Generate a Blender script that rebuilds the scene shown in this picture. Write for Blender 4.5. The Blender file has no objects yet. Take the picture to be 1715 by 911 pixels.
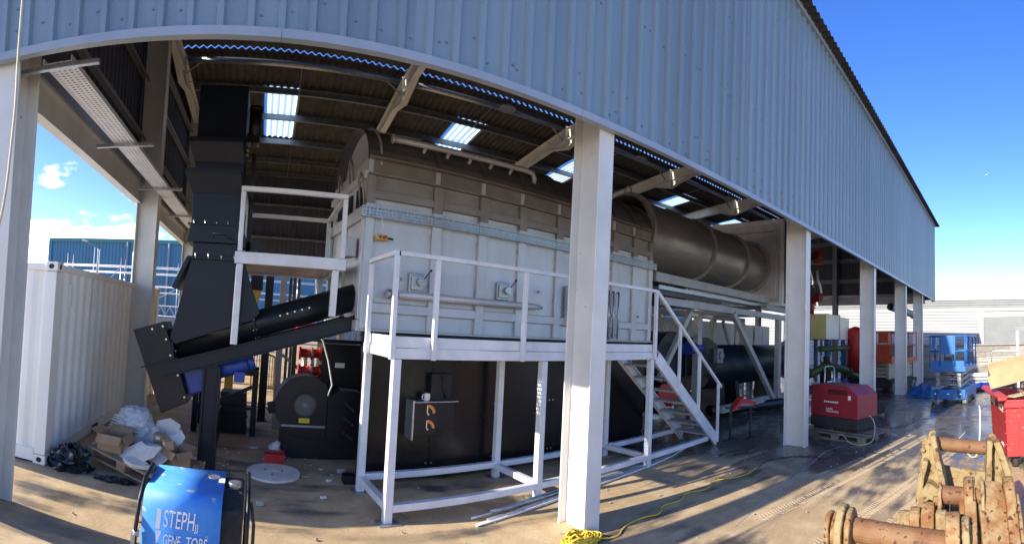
import bpy, math, random
from math import sin, cos, pi, radians, sqrt, atan2
from mathutils import Vector, Matrix
random.seed(7)
SC = bpy.context.scene
COL = SC.collection

# ------------------------------------------------------------------ camera, sky, sun, exposure
EYE = Vector((0.0, 0.0, 2.1))
F_PX, OFF_Y, YAW, PITCH, ROLL = 788.53, 62.36, 0.5277, 0.0477, 0.0502      # a phone sweep panorama: cylindrical, a little tilted
def cam_vec(x3, y2, z3):
    cr, sr = cos(ROLL), sin(ROLL); xr = cr*x3 - sr*z3; z2 = sr*x3 + cr*z3
    cp, sp = cos(PITCH), sin(PITCH); yr = cp*y2 - sp*z2; z = sp*y2 + cp*z2
    cy, sy = cos(YAW), sin(YAW)
    return Vector((cy*xr + sy*yr, -sy*xr + cy*yr, z))
cd = bpy.data.cameras.new('camera'); cam = bpy.data.objects.new('camera', cd); COL.objects.link(cam)
right, fwd, up = cam_vec(1,0,0), cam_vec(0,1,0), cam_vec(0,0,1)
M = Matrix((right, up, -fwd)).transposed().to_4x4(); M.translation = EYE
cam.matrix_world = M
cd.type = 'PANO'; cd.panorama_type = 'CENTRAL_CYLINDRICAL'
cd.central_cylindrical_range_u_min = -857.5/F_PX; cd.central_cylindrical_range_u_max = 857.5/F_PX
cd.central_cylindrical_range_v_min = (455.5+OFF_Y-911)/F_PX; cd.central_cylindrical_range_v_max = (455.5+OFF_Y)/F_PX
cd.central_cylindrical_radius = 1.0
cd.clip_start = 0.05; cd.clip_end = 2000
SC.camera = cam

SUN_EL = radians(24.0)
SUN_TRAVEL = Vector((1.0, -0.115, 0)).normalized()          # horizontal direction in which sunlight travels
sd = bpy.data.lights.new('sun', 'SUN'); sun = bpy.data.objects.new('sun', sd); COL.objects.link(sun)
sd.energy = 3.8; sd.angle = radians(0.5); sd.color = (1.0, 0.91, 0.76)
sun.rotation_euler = Vector((SUN_TRAVEL.x*cos(SUN_EL), SUN_TRAVEL.y*cos(SUN_EL), -sin(SUN_EL))).to_track_quat('-Z', 'Y').to_euler()
sun.location = (-30, 4, 30)

W = bpy.data.worlds.new('World'); SC.world = W; W.use_nodes = True
nt = W.node_tree; nt.nodes.clear(); N = nt.nodes.new; LK = nt.links.new
sky = N('ShaderNodeTexSky'); sky.sky_type = 'NISHITA'; sky.sun_disc = False
sky.sun_elevation = SUN_EL; sky.sun_rotation = atan2(-SUN_TRAVEL.x, -SUN_TRAVEL.y)
sky.altitude = 0; sky.air_density = 1.0; sky.dust_density = 0.45; sky.ozone_density = 2.6
tc = N('ShaderNodeTexCoord')
# cumulus low in the sky: fractal noise by direction, fading out with height and away from the sunward side
sx = N('ShaderNodeSeparateXYZ'); LK(tc.outputs['Generated'], sx.inputs[0])
mpn = N('ShaderNodeMapping'); mpn.inputs['Scale'].default_value = (1, 1, 2.2); mpn.inputs['Location'].default_value = (0.35, 0.1, 0.08); LK(tc.outputs['Generated'], mpn.inputs[0])
cn = N('ShaderNodeTexNoise'); cn.inputs['Scale'].default_value = 5.0; cn.inputs['Detail'].default_value = 9; cn.inputs['Roughness'].default_value = 0.55; LK(mpn.outputs[0], cn.inputs['Vector'])
hi = N('ShaderNodeMapRange'); hi.inputs[1].default_value = 0.13; hi.inputs[2].default_value = 0.36; hi.inputs[3].default_value = 0.13; hi.inputs[4].default_value = -0.3; LK(sx.outputs['Z'], hi.inputs[0])
az = N('ShaderNodeMapRange'); az.inputs[1].default_value = -0.1; az.inputs[2].default_value = 0.5; az.inputs[3].default_value = 0.0; az.inputs[4].default_value = -0.35; LK(sx.outputs['X'], az.inputs[0])
a1 = N('ShaderNodeMath'); a1.operation = 'ADD'; LK(cn.outputs[0], a1.inputs[0]); LK(hi.outputs[0], a1.inputs[1])
a2 = N('ShaderNodeMath'); a2.operation = 'ADD'; LK(a1.outputs[0], a2.inputs[0]); LK(az.outputs[0], a2.inputs[1])
cr_ = N('ShaderNodeMapRange'); cr_.interpolation_type = 'SMOOTHSTEP'; cr_.inputs[1].default_value = 0.50; cr_.inputs[2].default_value = 0.60; LK(a2.outputs[0], cr_.inputs[0])
mx = N('ShaderNodeMix'); mx.data_type = 'RGBA'; LK(cr_.outputs[0], mx.inputs[0]); LK(sky.outputs[0], mx.inputs[6]); mx.inputs[7].default_value = (9.5, 9.8, 10.2, 1)
hsv = N('ShaderNodeHueSaturation'); hsv.inputs['Saturation'].default_value = 1.3; hsv.inputs['Hue'].default_value = 0.520; LK(sky.outputs[0], hsv.inputs['Color']); LK(hsv.outputs[0], mx.inputs[6])
bgd = N('ShaderNodeBackground'); bgd.inputs[1].default_value = 0.13; LK(mx.outputs[2], bgd.inputs[0])
wo = N('ShaderNodeOutputWorld'); LK(bgd.outputs[0], wo.inputs[0])

SC.view_settings.view_transform = 'Standard'; SC.view_settings.look = 'None'
SC.view_settings.exposure = 1.35; SC.view_settings.gamma = 1.0
SC.render.engine = 'CYCLES'
SC.cycles.use_denoising = True
SC.cycles.max_bounces = 8; SC.cycles.diffuse_bounces = 4; SC.cycles.glossy_bounces = 3; SC.cycles.transparent_max_bounces = 12
SC.cycles.sample_clamp_indirect = 6

# ------------------------------------------------------------------ materials
MATS = {}
def mat(name, c1, c2=None, rough=0.6, metal=0.0, scale=3.0, detail=6, lo=0.35, hi=0.65, bump=0.0, bscale=40.0,
        rough2=None, spec=None, stretch=None, coat=0.0, speck=None, sscale=60, sthr=0.66, rand=0.0):
    m = bpy.data.materials.new(name); m.use_nodes = True; t = m.node_tree; b = t.nodes['Principled BSDF']
    n = t.nodes.new; l = t.links.new
    b.inputs['Roughness'].default_value = rough; b.inputs['Metallic'].default_value = metal
    if spec is not None: b.inputs['Specular IOR Level'].default_value = spec
    if coat: b.inputs['Coat Weight'].default_value = coat; b.inputs['Coat Roughness'].default_value = 0.15
    c1 = (*c1, 1); b.inputs['Base Color'].default_value = c1
    co = n('ShaderNodeTexCoord'); vec = co.outputs['Object']
    if stretch:
        mp = n('ShaderNodeMapping'); mp.inputs['Scale'].default_value = stretch; l(vec, mp.inputs[0]); vec = mp.outputs[0]
    col = None
    if c2 is not None:
        nz = n('ShaderNodeTexNoise'); nz.inputs['Scale'].default_value = scale; nz.inputs['Detail'].default_value = detail; nz.inputs['Roughness'].default_value = 0.6; l(vec, nz.inputs['Vector'])
        mr = n('ShaderNodeMapRange'); mr.inputs[1].default_value = lo; mr.inputs[2].default_value = hi; l(nz.outputs[0], mr.inputs[0])
        mi = n('ShaderNodeMix'); mi.data_type = 'RGBA'; l(mr.outputs[0], mi.inputs[0]); mi.inputs[6].default_value = c1; mi.inputs[7].default_value = (*c2, 1); col = mi.outputs[2]
        if rough2 is not None:
            r2 = n('ShaderNodeMix'); r2.data_type = 'FLOAT'; l(mr.outputs[0], r2.inputs[0]); r2.inputs[2].default_value = rough; r2.inputs[3].default_value = rough2; l(r2.outputs[0], b.inputs['Roughness'])
    if speck is not None:
        nz = n('ShaderNodeTexNoise'); nz.inputs['Scale'].default_value = sscale; nz.inputs['Detail'].default_value = 4; l(co.outputs['Object'], nz.inputs['Vector'])
        mr = n('ShaderNodeMapRange'); mr.inputs[1].default_value = sthr; mr.inputs[2].default_value = sthr+0.05; l(nz.outputs[0], mr.inputs[0])
        mi = n('ShaderNodeMix'); mi.data_type = 'RGBA'; l(mr.outputs[0], mi.inputs[0]); mi.inputs[6].default_value = c1; mi.inputs[7].default_value = (*speck, 1)
        if col: l(col, mi.inputs[6])
        col = mi.outputs[2]
    if rand:
        oi = n('ShaderNodeObjectInfo'); hs = n('ShaderNodeHueSaturation')
        mr = n('ShaderNodeMapRange'); mr.inputs[3].default_value = 1-rand; mr.inputs[4].default_value = 1+rand; l(oi.outputs['Random'], mr.inputs[0]); l(mr.outputs[0], hs.inputs['Value'])
        hs.inputs['Color'].default_value = c1
        if col: l(col, hs.inputs['Color'])
        col = hs.outputs[0]
    if col: l(col, b.inputs['Base Color'])
    if bump:
        nz = n('ShaderNodeTexNoise'); nz.inputs['Scale'].default_value = bscale; nz.inputs['Detail'].default_value = 5; l(vec, nz.inputs['Vector'])
        bp = n('ShaderNodeBump'); bp.inputs['Strength'].default_value = bump; bp.inputs['Distance'].default_value = 0.01; l(nz.outputs[0], bp.inputs['Height']); l(bp.outputs[0], b.inputs['Normal'])
    MATS[name] = m
    return m
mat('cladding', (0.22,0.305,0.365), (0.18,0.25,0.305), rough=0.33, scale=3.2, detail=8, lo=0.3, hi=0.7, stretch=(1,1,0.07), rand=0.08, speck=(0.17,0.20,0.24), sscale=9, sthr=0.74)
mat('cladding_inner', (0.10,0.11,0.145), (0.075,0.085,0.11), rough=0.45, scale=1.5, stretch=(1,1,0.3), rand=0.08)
mat('flashing', (0.33,0.38,0.45), (0.27,0.32,0.39), rough=0.4, scale=2)
mat('steel_cream', (0.68,0.67,0.64), (0.59,0.58,0.55), rough=0.45, scale=1.6, bump=0.04, bscale=60, speck=(0.36,0.31,0.22), sscale=14, sthr=0.72)
mat('galv', (0.46,0.48,0.50), (0.33,0.35,0.38), rough=0.38, metal=0.75, scale=18, detail=3)
mat('galv_dull', (0.30,0.32,0.34), (0.22,0.24,0.26), rough=0.5, metal=0.5, scale=9)
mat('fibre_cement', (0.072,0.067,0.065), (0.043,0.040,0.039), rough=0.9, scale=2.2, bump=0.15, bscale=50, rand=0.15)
mat('roof_top', (0.30,0.28,0.26), (0.2,0.19,0.18), rough=0.9, scale=3, rand=0.1)
mat('white_steel', (0.74,0.75,0.77), (0.60,0.61,0.64), rough=0.4, scale=3, bump=0.03, bscale=30, speck=(0.36,0.33,0.29), sscale=22, sthr=0.70)
mat('container_paint', (0.90,0.885,0.83), (0.80,0.78,0.72), rough=0.5, scale=1.5, stretch=(1,1,0.4), speck=(0.45,0.38,0.28), sscale=8, sthr=0.76)
mat('casing_grey', (0.58,0.58,0.60), (0.48,0.48,0.50), rough=0.45, metal=0.3, scale=2.6, stretch=(1,1,0.6), bump=0.03, bscale=25, rand=0.04)
mat('casing_brown', (0.27,0.235,0.215), (0.19,0.165,0.15), rough=0.5, metal=0.3, scale=2.5, bump=0.03, bscale=25, rand=0.05)
mat('drum_steel', (0.46,0.425,0.39), (0.31,0.285,0.26), rough=0.38, metal=0.6, scale=2.2, stretch=(0.35,1,1), bump=0.03, bscale=14, rough2=0.5)
mat('black_paint', (0.008,0.009,0.013), (0.014,0.015,0.02), rough=0.38, scale=2, bump=0.03, bscale=30, spec=0.3)
mat('black_panel', (0.007,0.0065,0.0075), (0.011,0.010,0.011), rough=0.25, scale=1.2, spec=0.3)
mat('navy_paint', (0.005,0.008,0.017), (0.009,0.013,0.024), rough=0.42, scale=2.4, bump=0.05, bscale=20, spec=0.3)
mat('dark_rubber', (0.02,0.02,0.02), (0.045,0.042,0.04), rough=0.8, scale=12)
mat('grey_frame', (0.40,0.40,0.40), (0.31,0.31,0.31), rough=0.5, scale=3, metal=0.2)
mat('motor_blue', (0.012,0.05,0.30), (0.015,0.04,0.2), rough=0.4, scale=6)
mat('lift_blue', (0.018,0.14,0.42), (0.02,0.115,0.33), rough=0.4, scale=3)
mat('gen_blue', (0.05,0.25,0.70), (0.09,0.34,0.76), rough=0.62, scale=5, lo=0.45, hi=0.7, speck=(0.48,0.52,0.52), sscale=9, sthr=0.64)
mat('gen_red', (0.33,0.025,0.035), (0.26,0.02,0.03), rough=0.45, scale=3)
mat('bright_red', (0.55,0.025,0.02), (0.42,0.02,0.02), rough=0.45, scale=3)
mat('skip_red', (0.55,0.035,0.035), (0.44,0.028,0.03), rough=0.5, scale=4, speck=(0.55,0.25,0.22), sscale=16, sthr=0.66, bump=0.08, bscale=12)
mat('lift_orange', (0.58,0.10,0.035), (0.45,0.07,0.03), rough=0.5, scale=3)
mat('yellow_paint', (0.62,0.40,0.04), (0.5,0.32,0.04), rough=0.5, scale=4)
mat('rope_yellow', (0.75,0.55,0.04), (0.62,0.44,0.03), rough=0.65, scale=60)
mat('cable_cream', (0.62,0.56,0.34), (0.5,0.46,0.3), rough=0.6, scale=20)
mat('cable_white', (0.72,0.72,0.70), (0.6,0.6,0.58), rough=0.6, scale=20)
mat('wood', (0.34,0.25,0.16), (0.22,0.16,0.10), rough=0.85, scale=4, stretch=(1,6,6), bump=0.2, bscale=30, rand=0.2)
mat('wood_grey', (0.26,0.22,0.17), (0.17,0.145,0.115), rough=0.85, scale=4, stretch=(1,6,6), bump=0.2, bscale=30, rand=0.2)
mat('plywood', (0.50,0.36,0.22), (0.42,0.30,0.18), rough=0.8, scale=5, stretch=(1,5,5))
mat('cardboard', (0.40,0.265,0.15), (0.33,0.215,0.12), rough=0.85, scale=5, bump=0.05, bscale=30, rand=0.15)
mat('paper', (0.72,0.71,0.68), (0.58,0.57,0.55), rough=0.8, scale=8, rand=0.06)
mat('plaster', (0.72,0.69,0.64), (0.58,0.53,0.46), rough=0.9, scale=6, bump=0.2, bscale=25, rand=0.06)
mat('black_plastic', (0.012,0.012,0.014), (0.02,0.02,0.022), rough=0.25, scale=6, bump=0.5, bscale=14)
mat('clear_plastic', (0.62,0.64,0.66), (0.45,0.47,0.5), rough=0.2, scale=12, bump=0.3, bscale=18)
mat('rust', (0.20,0.088,0.03), (0.27,0.185,0.088), rough=0.85, scale=9, detail=12, lo=0.40, hi=0.60, bump=0.8, bscale=26, speck=(0.055,0.022,0.012), sscale=22, sthr=0.605)
mat('rust_mud', (0.27,0.205,0.105), (0.18,0.105,0.045), rough=0.92, scale=7, detail=12, lo=0.50, hi=0.63, bump=0.9, bscale=20, speck=(0.07,0.04,0.018), sscale=20, sthr=0.61)
mat('rust_pin', (0.14,0.055,0.02), (0.20,0.11,0.05), rough=0.72, scale=6, detail=9, stretch=(1,1,1), bump=0.35, bscale=30, speck=(0.06,0.025,0.013), sscale=24, sthr=0.61)
mat('block', (0.30,0.28,0.25), (0.22,0.205,0.185), rough=0.95, scale=5, bump=0.3, bscale=25, rand=0.22)
mat('mortar', (0.22,0.21,0.19), (0.17,0.16,0.15), rough=0.95, scale=8)
mat('white_clad', (0.34,0.34,0.345), (0.29,0.29,0.30), rough=0.45, scale=0.8, rand=0.03)
mat('shutter', (0.19,0.205,0.21), (0.16,0.175,0.18), rough=0.45, scale=1.2)
mat('blue_clad', (0.05,0.20,0.34), (0.045,0.175,0.30), rough=0.5, scale=0.5, stretch=(1,1,0.3))
mat('teal_trim', (0.05,0.22,0.27), (0.04,0.18,0.22), rough=0.5, scale=1)
mat('dark_glass', (0.02,0.025,0.03), rough=0.08)
mat('pipe_green', (0.075,0.12,0.03), (0.05,0.085,0.022), rough=0.45, scale=4)
mat('beige_scissor', (0.52,0.48,0.36), (0.42,0.38,0.28), rough=0.6, scale=5)
mat('label_white', (0.8,0.8,0.78), rough=0.5)
mat('label_yellow', (0.8,0.6,0.04), rough=0.5)
mat('orange_arc', (0.75,0.25,0.05), rough=0.5)
mat('black_line', (0.01,0.01,0.01), rough=0.5)
mat('stone', (0.42,0.39,0.34), (0.3,0.28,0.25), rough=0.95, scale=20, rand=0.3)
mat('mug_white', (0.8,0.78,0.75), (0.65,0.3,0.25), rough=0.25, scale=9, lo=0.55, hi=0.62)
mat('wheel_grey', (0.30,0.29,0.27), (0.22,0.21,0.2), rough=0.8, scale=10)
mat('steel_bright', (0.6,0.6,0.6), rough=0.3, metal=0.9)
mat('roof_grey', (0.15,0.145,0.145), (0.10,0.097,0.098), rough=0.5, metal=0.4, scale=2.5, rand=0.05)
mat('painted_yellow_glint', (0.62,0.58,0.22), (0.66,0.63,0.34), rough=0.5, scale=2)
mat('tyre_dust', (0.52,0.42,0.29), (0.45,0.36,0.24), rough=0.95, scale=20)
mat('skirt', (0.36,0.35,0.33), (0.26,0.25,0.24), rough=0.9, scale=2)
def mat_skylight():
    m = bpy.data.materials.new('skylight_sheet'); m.use_nodes = True; t = m.node_tree; t.nodes.clear(); n = t.nodes.new; l = t.links.new
    tr = n('ShaderNodeBsdfTransparent'); tr.inputs[0].default_value = (0.80,0.88,0.92,1)
    tl = n('ShaderNodeBsdfTranslucent'); tl.inputs[0].default_value = (0.68,0.86,0.93,1)
    nz = n('ShaderNodeTexNoise'); nz.inputs['Scale'].default_value = 4; co = n('ShaderNodeTexCoord'); l(co.outputs['Object'], nz.inputs[0])
    mr = n('ShaderNodeMapRange'); mr.inputs[3].default_value = 0.97; mr.inputs[4].default_value = 1.0; l(nz.outputs[0], mr.inputs[0])
    mi = n('ShaderNodeMixShader'); l(mr.outputs[0], mi.inputs[0]); l(tr.outputs[0], mi.inputs[1]); l(tl.outputs[0], mi.inputs[2])
    o = n('ShaderNodeOutputMaterial'); l(mi.outputs[0], o.inputs[0]); MATS['skylight_sheet'] = m
mat_skylight()
def mat_ground():
    m = bpy.data.materials.new('yard_concrete'); m.use_nodes = True; t = m.node_tree; b = t.nodes['Principled BSDF']; n = t.nodes.new; l = t.links.new
    co = n('ShaderNodeTexCoord'); ob = co.outputs['Object']
    def noise(s, d, r=0.6, st=None):
        z = n('ShaderNodeTexNoise'); z.inputs['Scale'].default_value = s; z.inputs['Detail'].default_value = d; z.inputs['Roughness'].default_value = r
        if st:
            mp = n('ShaderNodeMapping'); mp.inputs['Scale'].default_value = st; mp.inputs['Rotation'].default_value = (0,0,0.12); l(ob, mp.inputs[0]); l(mp.outputs[0], z.inputs[0])
        else: l(ob, z.inputs[0])
        return z.outputs[0]
    def rng(v, a, b_, c=0, d=1, smooth=True):
        r = n('ShaderNodeMapRange'); r.inputs[1].default_value = a; r.inputs[2].default_value = b_; r.inputs[3].default_value = c; r.inputs[4].default_value = d
        if smooth: r.interpolation_type = 'SMOOTHSTEP'
        l(v, r.inputs[0]); return r.outputs[0]
    def op(o, a, b_):
        x = n('ShaderNodeMath'); x.operation = o
        for i, q in enumerate((a, b_)):
            if isinstance(q, (int, float)): x.inputs[i].default_value = q
            else: l(q, x.inputs[i])
        return x.outputs[0]
    def mixc(f, a, b_):
        x = n('ShaderNodeMix'); x.data_type = 'RGBA'; l(f, x.inputs[0])
        for i, q in ((6, a), (7, b_)):
            if isinstance(q, tuple): x.inputs[i].default_value = (*q, 1)
            else: l(q, x.inputs[i])
        return x.outputs[2]
    sp = n('ShaderNodeSeparateXYZ'); l(ob, sp.inputs[0])
    big = noise(0.55, 5); med = noise(2.3, 7); fine = noise(26, 4); grit = noise(90, 3); streak = noise(1.3, 6, 0.6, (0.25, 1.6, 1))
    # standing rain water: mostly deep in the yard, less where the sun dries the front, in blotches
    w = op('ADD', op('SUBTRACT', op('MULTIPLY', rng(sp.outputs[0], 4.5, 11.0), 0.27), op('MULTIPLY', rng(sp.outputs[1], 3.2, 0.8), 0.07)), op('ADD', op('MULTIPLY', big, 0.55), op('MULTIPLY', streak, 0.45)))
    wet = rng(w, 0.515, 0.61)
    dust = rng(med, 0.38, 0.68)
    dry = mixc(dust, (0.43,0.305,0.165), (0.57,0.425,0.25))
    dry = mixc(rng(fine, 0.55, 0.75), dry, (0.58,0.48,0.35))
    dry = mixc(rng(grit, 0.62, 0.72), dry, (0.20,0.155,0.105))
    dry = mixc(rng(streak, 0.50, 0.68), dry, (0.345,0.25,0.145))
    damp = mixc(rng(med, 0.35, 0.7), (0.085,0.075,0.066), (0.14,0.125,0.105))
    damp = mixc(rng(fine, 0.60, 0.72), damp, (0.20,0.18,0.15))
    l(mixc(wet, dry, damp), b.inputs['Base Color'])
    rr = n('ShaderNodeMix'); rr.data_type = 'FLOAT'; l(wet, rr.inputs[0]); rr.inputs[2].default_value = 0.88
    l(rng(op('ADD', op('MULTIPLY', med, 0.5), op('MULTIPLY', big, 0.5)), 0.42, 0.6, 0.10, 0.42), rr.inputs[3]); l(rr.outputs[0], b.inputs['Roughness'])
    bp = n('ShaderNodeBump'); bp.inputs['Distance'].default_value = 0.012
    l(op('ADD', op('MULTIPLY', fine, 0.6), op('MULTIPLY', grit, 0.5)), bp.inputs['Height']); l(rng(wet, 0, 1, 0.55, 0.10), bp.inputs['Strength']); l(bp.outputs[0], b.inputs['Normal'])
    MATS['ground'] = m
mat_ground()

# ------------------------------------------------------------------ mesh building helpers
JOINED = set('clip bolts flange_bolts casting_hole side_vents sticker maker_mark screws vent_cover intake_mesh bolt_hole lattice_beam tray_base grating cable_tray ladder_tray'.split())   # pieces too small to pick apart
class MB:
    """collects boxes, bars, tubes and sheets; build() links them as one mesh object"""
    def __init__(s): s.v = []; s.f = []; s.sm = []
    def add(s, vs, fs, smooth=False):
        o = len(s.v); s.v += [tuple(q) for q in vs]; s.f += [tuple(i+o for i in f) for f in fs]; s.sm += [smooth]*len(fs); return s
    def box(s, x0, x1, y0, y1, z0, z1):
        return s.add([(x0,y0,z0),(x1,y0,z0),(x1,y1,z0),(x0,y1,z0),(x0,y0,z1),(x1,y0,z1),(x1,y1,z1),(x0,y1,z1)],
                     [(0,3,2,1),(4,5,6,7),(0,1,5,4),(1,2,6,5),(2,3,7,6),(3,0,4,7)])
    def bar(s, p, q, w, h, upv=(0,0,1)):
        p, q, u = Vector(p), Vector(q), Vector(upv); d = (q-p).normalized(); a = d.cross(u)
        if a.length < 1e-4: a = d.cross(Vector((1,0,0)))
        a.normalize(); b = a.cross(d).normalized(); a = a*w/2; b = b*h/2
        return s.add([p-a-b, p+a-b, p+a+b, p-a+b, q-a-b, q+a-b, q+a+b, q-a+b], [(0,1,2,3),(7,6,5,4),(0,4,5,1),(1,5,6,2),(2,6,7,3),(3,7,4,0)])
    def tube(s, pts, r, n=10, caps=True, radii=None):
        pts = [Vector(p) for p in pts]; rings = []; prev = None
        for i, p in enumerate(pts):
            d = (pts[min(i+1, len(pts)-1)] - pts[max(i-1, 0)]).normalized()
            if prev is None:
                a = d.cross(Vector((0,0,1)))
                if a.length < 1e-3: a = d.cross(Vector((1,0,0)))
            else: a = prev - d*prev.dot(d)
            a.normalize(); prev = a; b = d.cross(a); rr = radii[i] if radii else r
            rings.append([p + (a*cos(2*pi*k/n) + b*sin(2*pi*k/n))*rr for k in range(n)])
        vs = [q for R in rings for q in R]; fs = []
        for i in range(len(rings)-1):
            for k in range(n): fs.append((i*n+k, i*n+(k+1)%n, (i+1)*n+(k+1)%n, (i+1)*n+k))
        o = len(s.v); s.add(vs, fs, True)
        if caps:
            s.f += [tuple(o+k for k in reversed(range(n))), tuple(o+(len(rings)-1)*n+k for k in range(n))]; s.sm += [False, False]
        return s
    def cyl(s, p, q, r, n=16, r2=None): return s.tube([p, q], r, n, True, [r, r if r2 is None else r2])
    def ring(s, c, axis, ro, ri, t, n=32):
        """flat flange: annulus of thickness t along axis"""
        c, d = Vector(c), Vector(axis).normalized(); a = d.cross(Vector((0,0,1)))
        if a.length < 1e-3: a = d.cross(Vector((1,0,0)))
        a.normalize(); b = d.cross(a); vs = []
        for (r, z) in ((ro,-t/2),(ro,t/2),(ri,t/2),(ri,-t/2)):
            vs += [c + d*z + (a*cos(2*pi*k/n)+b*sin(2*pi*k/n))*r for k in range(n)]
        fs = []
        for j in range(4):
            for k in range(n): fs.append((j*n+k, j*n+(k+1)%n, ((j+1)%4)*n+(k+1)%n, ((j+1)%4)*n+k))
        return s.add(vs, fs)
    def prism(s, poly, axis, a0, a1):
        """extrude a 2-D polygon along axis: x -> poly is (y,z); y -> (x,z); z -> (x,y)"""
        def P(q, a): return {'x': (a, q[0], q[1]), 'y': (q[0], a, q[1]), 'z': (q[0], q[1], a)}[axis]
        n = len(poly); vs = [P(q, a0) for q in poly] + [P(q, a1) for q in poly]
        fs = [tuple(reversed(range(n))), tuple(range(n, 2*n))] + [(i, (i+1)%n, n+(i+1)%n, n+i) for i in range(n)]
        return s.add(vs, fs)
    def strip(s, A, B, smooth=False):
        n = len(A); return s.add(list(A)+list(B), [(i, i+1, n+i+1, n+i) for i in range(n-1)], smooth)
    def mesh(s, name, m, base=(0,0,0)):
        me = bpy.data.meshes.new(name); b = Vector(base)
        me.from_pydata([tuple(Vector(v)-b) for v in s.v], [], s.f)
        me.polygons.foreach_set('use_smooth', s.sm); me.materials.append(MATS[m]); me.update(); return me
    def build(s, name, m, parent=None, base=None, bev=0.0, loc=None, fix=True):
        if base is None: base = parent.get('_b', (0,0,0)) if parent is not None else (0,0,0)
        me = s.mesh(name, m, base)
        if fix:
            import bmesh
            bm = bmesh.new(); bm.from_mesh(me); bmesh.ops.recalc_face_normals(bm, faces=bm.faces); bm.to_mesh(me); bm.free()
        o = link(name, me, parent, bev, loc)
        if name in JOINED: o['kind'] = 'stuff'
        return o
def link(name, me, parent=None, bev=0.0, loc=None):
    o = bpy.data.objects.new(name, me); COL.objects.link(o); o.parent = parent
    if loc is not None: o.location = loc
    if bev:
        md = o.modifiers.new('edge', 'BEVEL'); md.width = bev; md.segments = 2; md.limit_method = 'ANGLE'; md.angle_limit = radians(50)
    return o
def tag(o, label, cat, group=None, kind=None):
    o['label'] = label; o['category'] = cat
    if group: o['group'] = group
    if kind: o['kind'] = kind
    return o
def thing(name, label, cat, loc=(0,0,0), rz=0.0, group=None, base=None):
    """an Empty at the thing's base; base = where that point lies in the coordinates its parts are written in"""
    o = bpy.data.objects.new(name, None); COL.objects.link(o); o.empty_display_size = 0.2
    o.location = loc; o.rotation_euler = (0, 0, rz); tag(o, label, cat, group)
    o['_b'] = tuple(base) if base is not None else (0,0,0)
    return o
def wthing(name, label, cat, base, group=None):          # parts written in world coordinates
    return thing(name, label, cat, base, 0.0, group, base)
PO, PA = Vector((1.44, 4.85, 0)), 0.1                     # the plant stands a little askew under the shed
def plant(u, v, z=0): return Vector((PO.x + u*cos(PA) - v*sin(PA), PO.y + u*sin(PA) + v*cos(PA), z))
def pthing(name, label, cat, base, group=None):          # parts written in plant coordinates (u along, v into the shed)
    return thing(name, label, cat, plant(*base), PA, group, base)
def copy_tree(o, loc=None, rz=None, label=None):
    def rec(x, par):
        c = x.copy(); COL.objects.link(c); c.parent = par
        for ch in [k for k in x.children]: rec(ch, c)
        return c
    c = rec(o, None)
    if loc is not None: c.location = loc
    if rz is not None: c.rotation_euler = (0, 0, rz)
    if label: c['label'] = label
    return c
def structure(o): o['kind'] = 'structure'; return o
def stuff(o): o['kind'] = 'stuff'; return o
def lettering(text, size, m, parent, mtx, name='lettering', sx=1.0, thick=0.002, shear=0.0):
    cu = bpy.data.curves.new(name, 'FONT'); cu.body = text; cu.size = size; cu.extrude = thick; cu.resolution_u = 3; cu.shear = shear
    t = bpy.data.objects.new(name, cu); COL.objects.link(t); bpy.context.view_layer.update()
    me = bpy.data.meshes.new_from_object(t.evaluated_get(bpy.context.evaluated_depsgraph_get()))
    bpy.data.objects.remove(t); bpy.data.curves.remove(cu)
    me.materials.clear(); me.materials.append(MATS[m])
    me.transform(mtx @ Matrix.Diagonal((sx, 1, 1, 1)))
    return link(name, me, parent)

# ------------------------------------------------------------------ the ground
g = MB(); g.add([(-220,-160,0),(420,-160,0),(420,420,0),(-220,420,0)], [(0,1,2,3)]); gr = structure(g.build('ground', 'ground'))
j = MB()
for (p, q) in (((9.2,4.9),(24.5,1.4)), ((4.6,2.9),(8.6,3.35)), ((8.6,3.35),(13.0,2.1))):
    p, q = Vector((*p,0.004)), Vector((*q,0.004)); n_ = 14; d = (q-p); s_ = d.cross(Vector((0,0,1))).normalized()
    A = []; B = []
    for i in range(n_+1):
        c = p + d*i/n_ + s_*random.uniform(-.015,.015); w_ = random.uniform(.004,.018); A.append(c+s_*w_); B.append(c-s_*w_)
    j.strip(A, B)
structure(j.build('slab_joint', 'stone', gr))

# ------------------------------------------------------------------ the shed
XL, XR, YF, YB = -2.78, 26.1, 3.83, 20.2
YR, ZR = 11.95, 8.97                     # ridge
def roof_z(y): return ZR - 0.09*(y-YR) if y > YR else ZR - 0.028*(YR-y)
FRAMES = [-2.5, 3.33, 8.72, 13.8, 18.5, 22.4, 25.75]
shed = wthing('open_sided_shed', 'long grey open sided steel shed sheltering the black and grey plant', 'shed', (XL, YF, 0))
def hsec(m, cx, y0, y1, z0, z1, w=0.21, t=0.022):
    m.box(cx-w/2, cx+w/2, y0, y0+t, z0, z1); m.box(cx-w/2, cx+w/2, y1-t, y1, z0, z1); m.box(cx-t/2, cx+t/2, y0+t, y1-t, z0, z1)
def hsecx(m, cy, x0, x1, z0, z1, w=0.26, t=0.022):
    m.box(x0, x0+t, cy-w/2, cy+w/2, z0, z1); m.box(x1-t, x1, cy-w/2, cy+w/2, z0, z1); m.box(x0+t, x1-t, cy-t/2, cy+t/2, z0, z1)
for x in FRAMES[:-1]:
    m = MB()
    if x < 0: hsec(m, x, YF+.02, YF+.44, 0, 8.3, w=0.28, t=.03)
    else: hsec(m, x, YF, YF+.46, 0, 8.3)
    c = m.build('column', 'steel_cream', shed, bev=.004)
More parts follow.
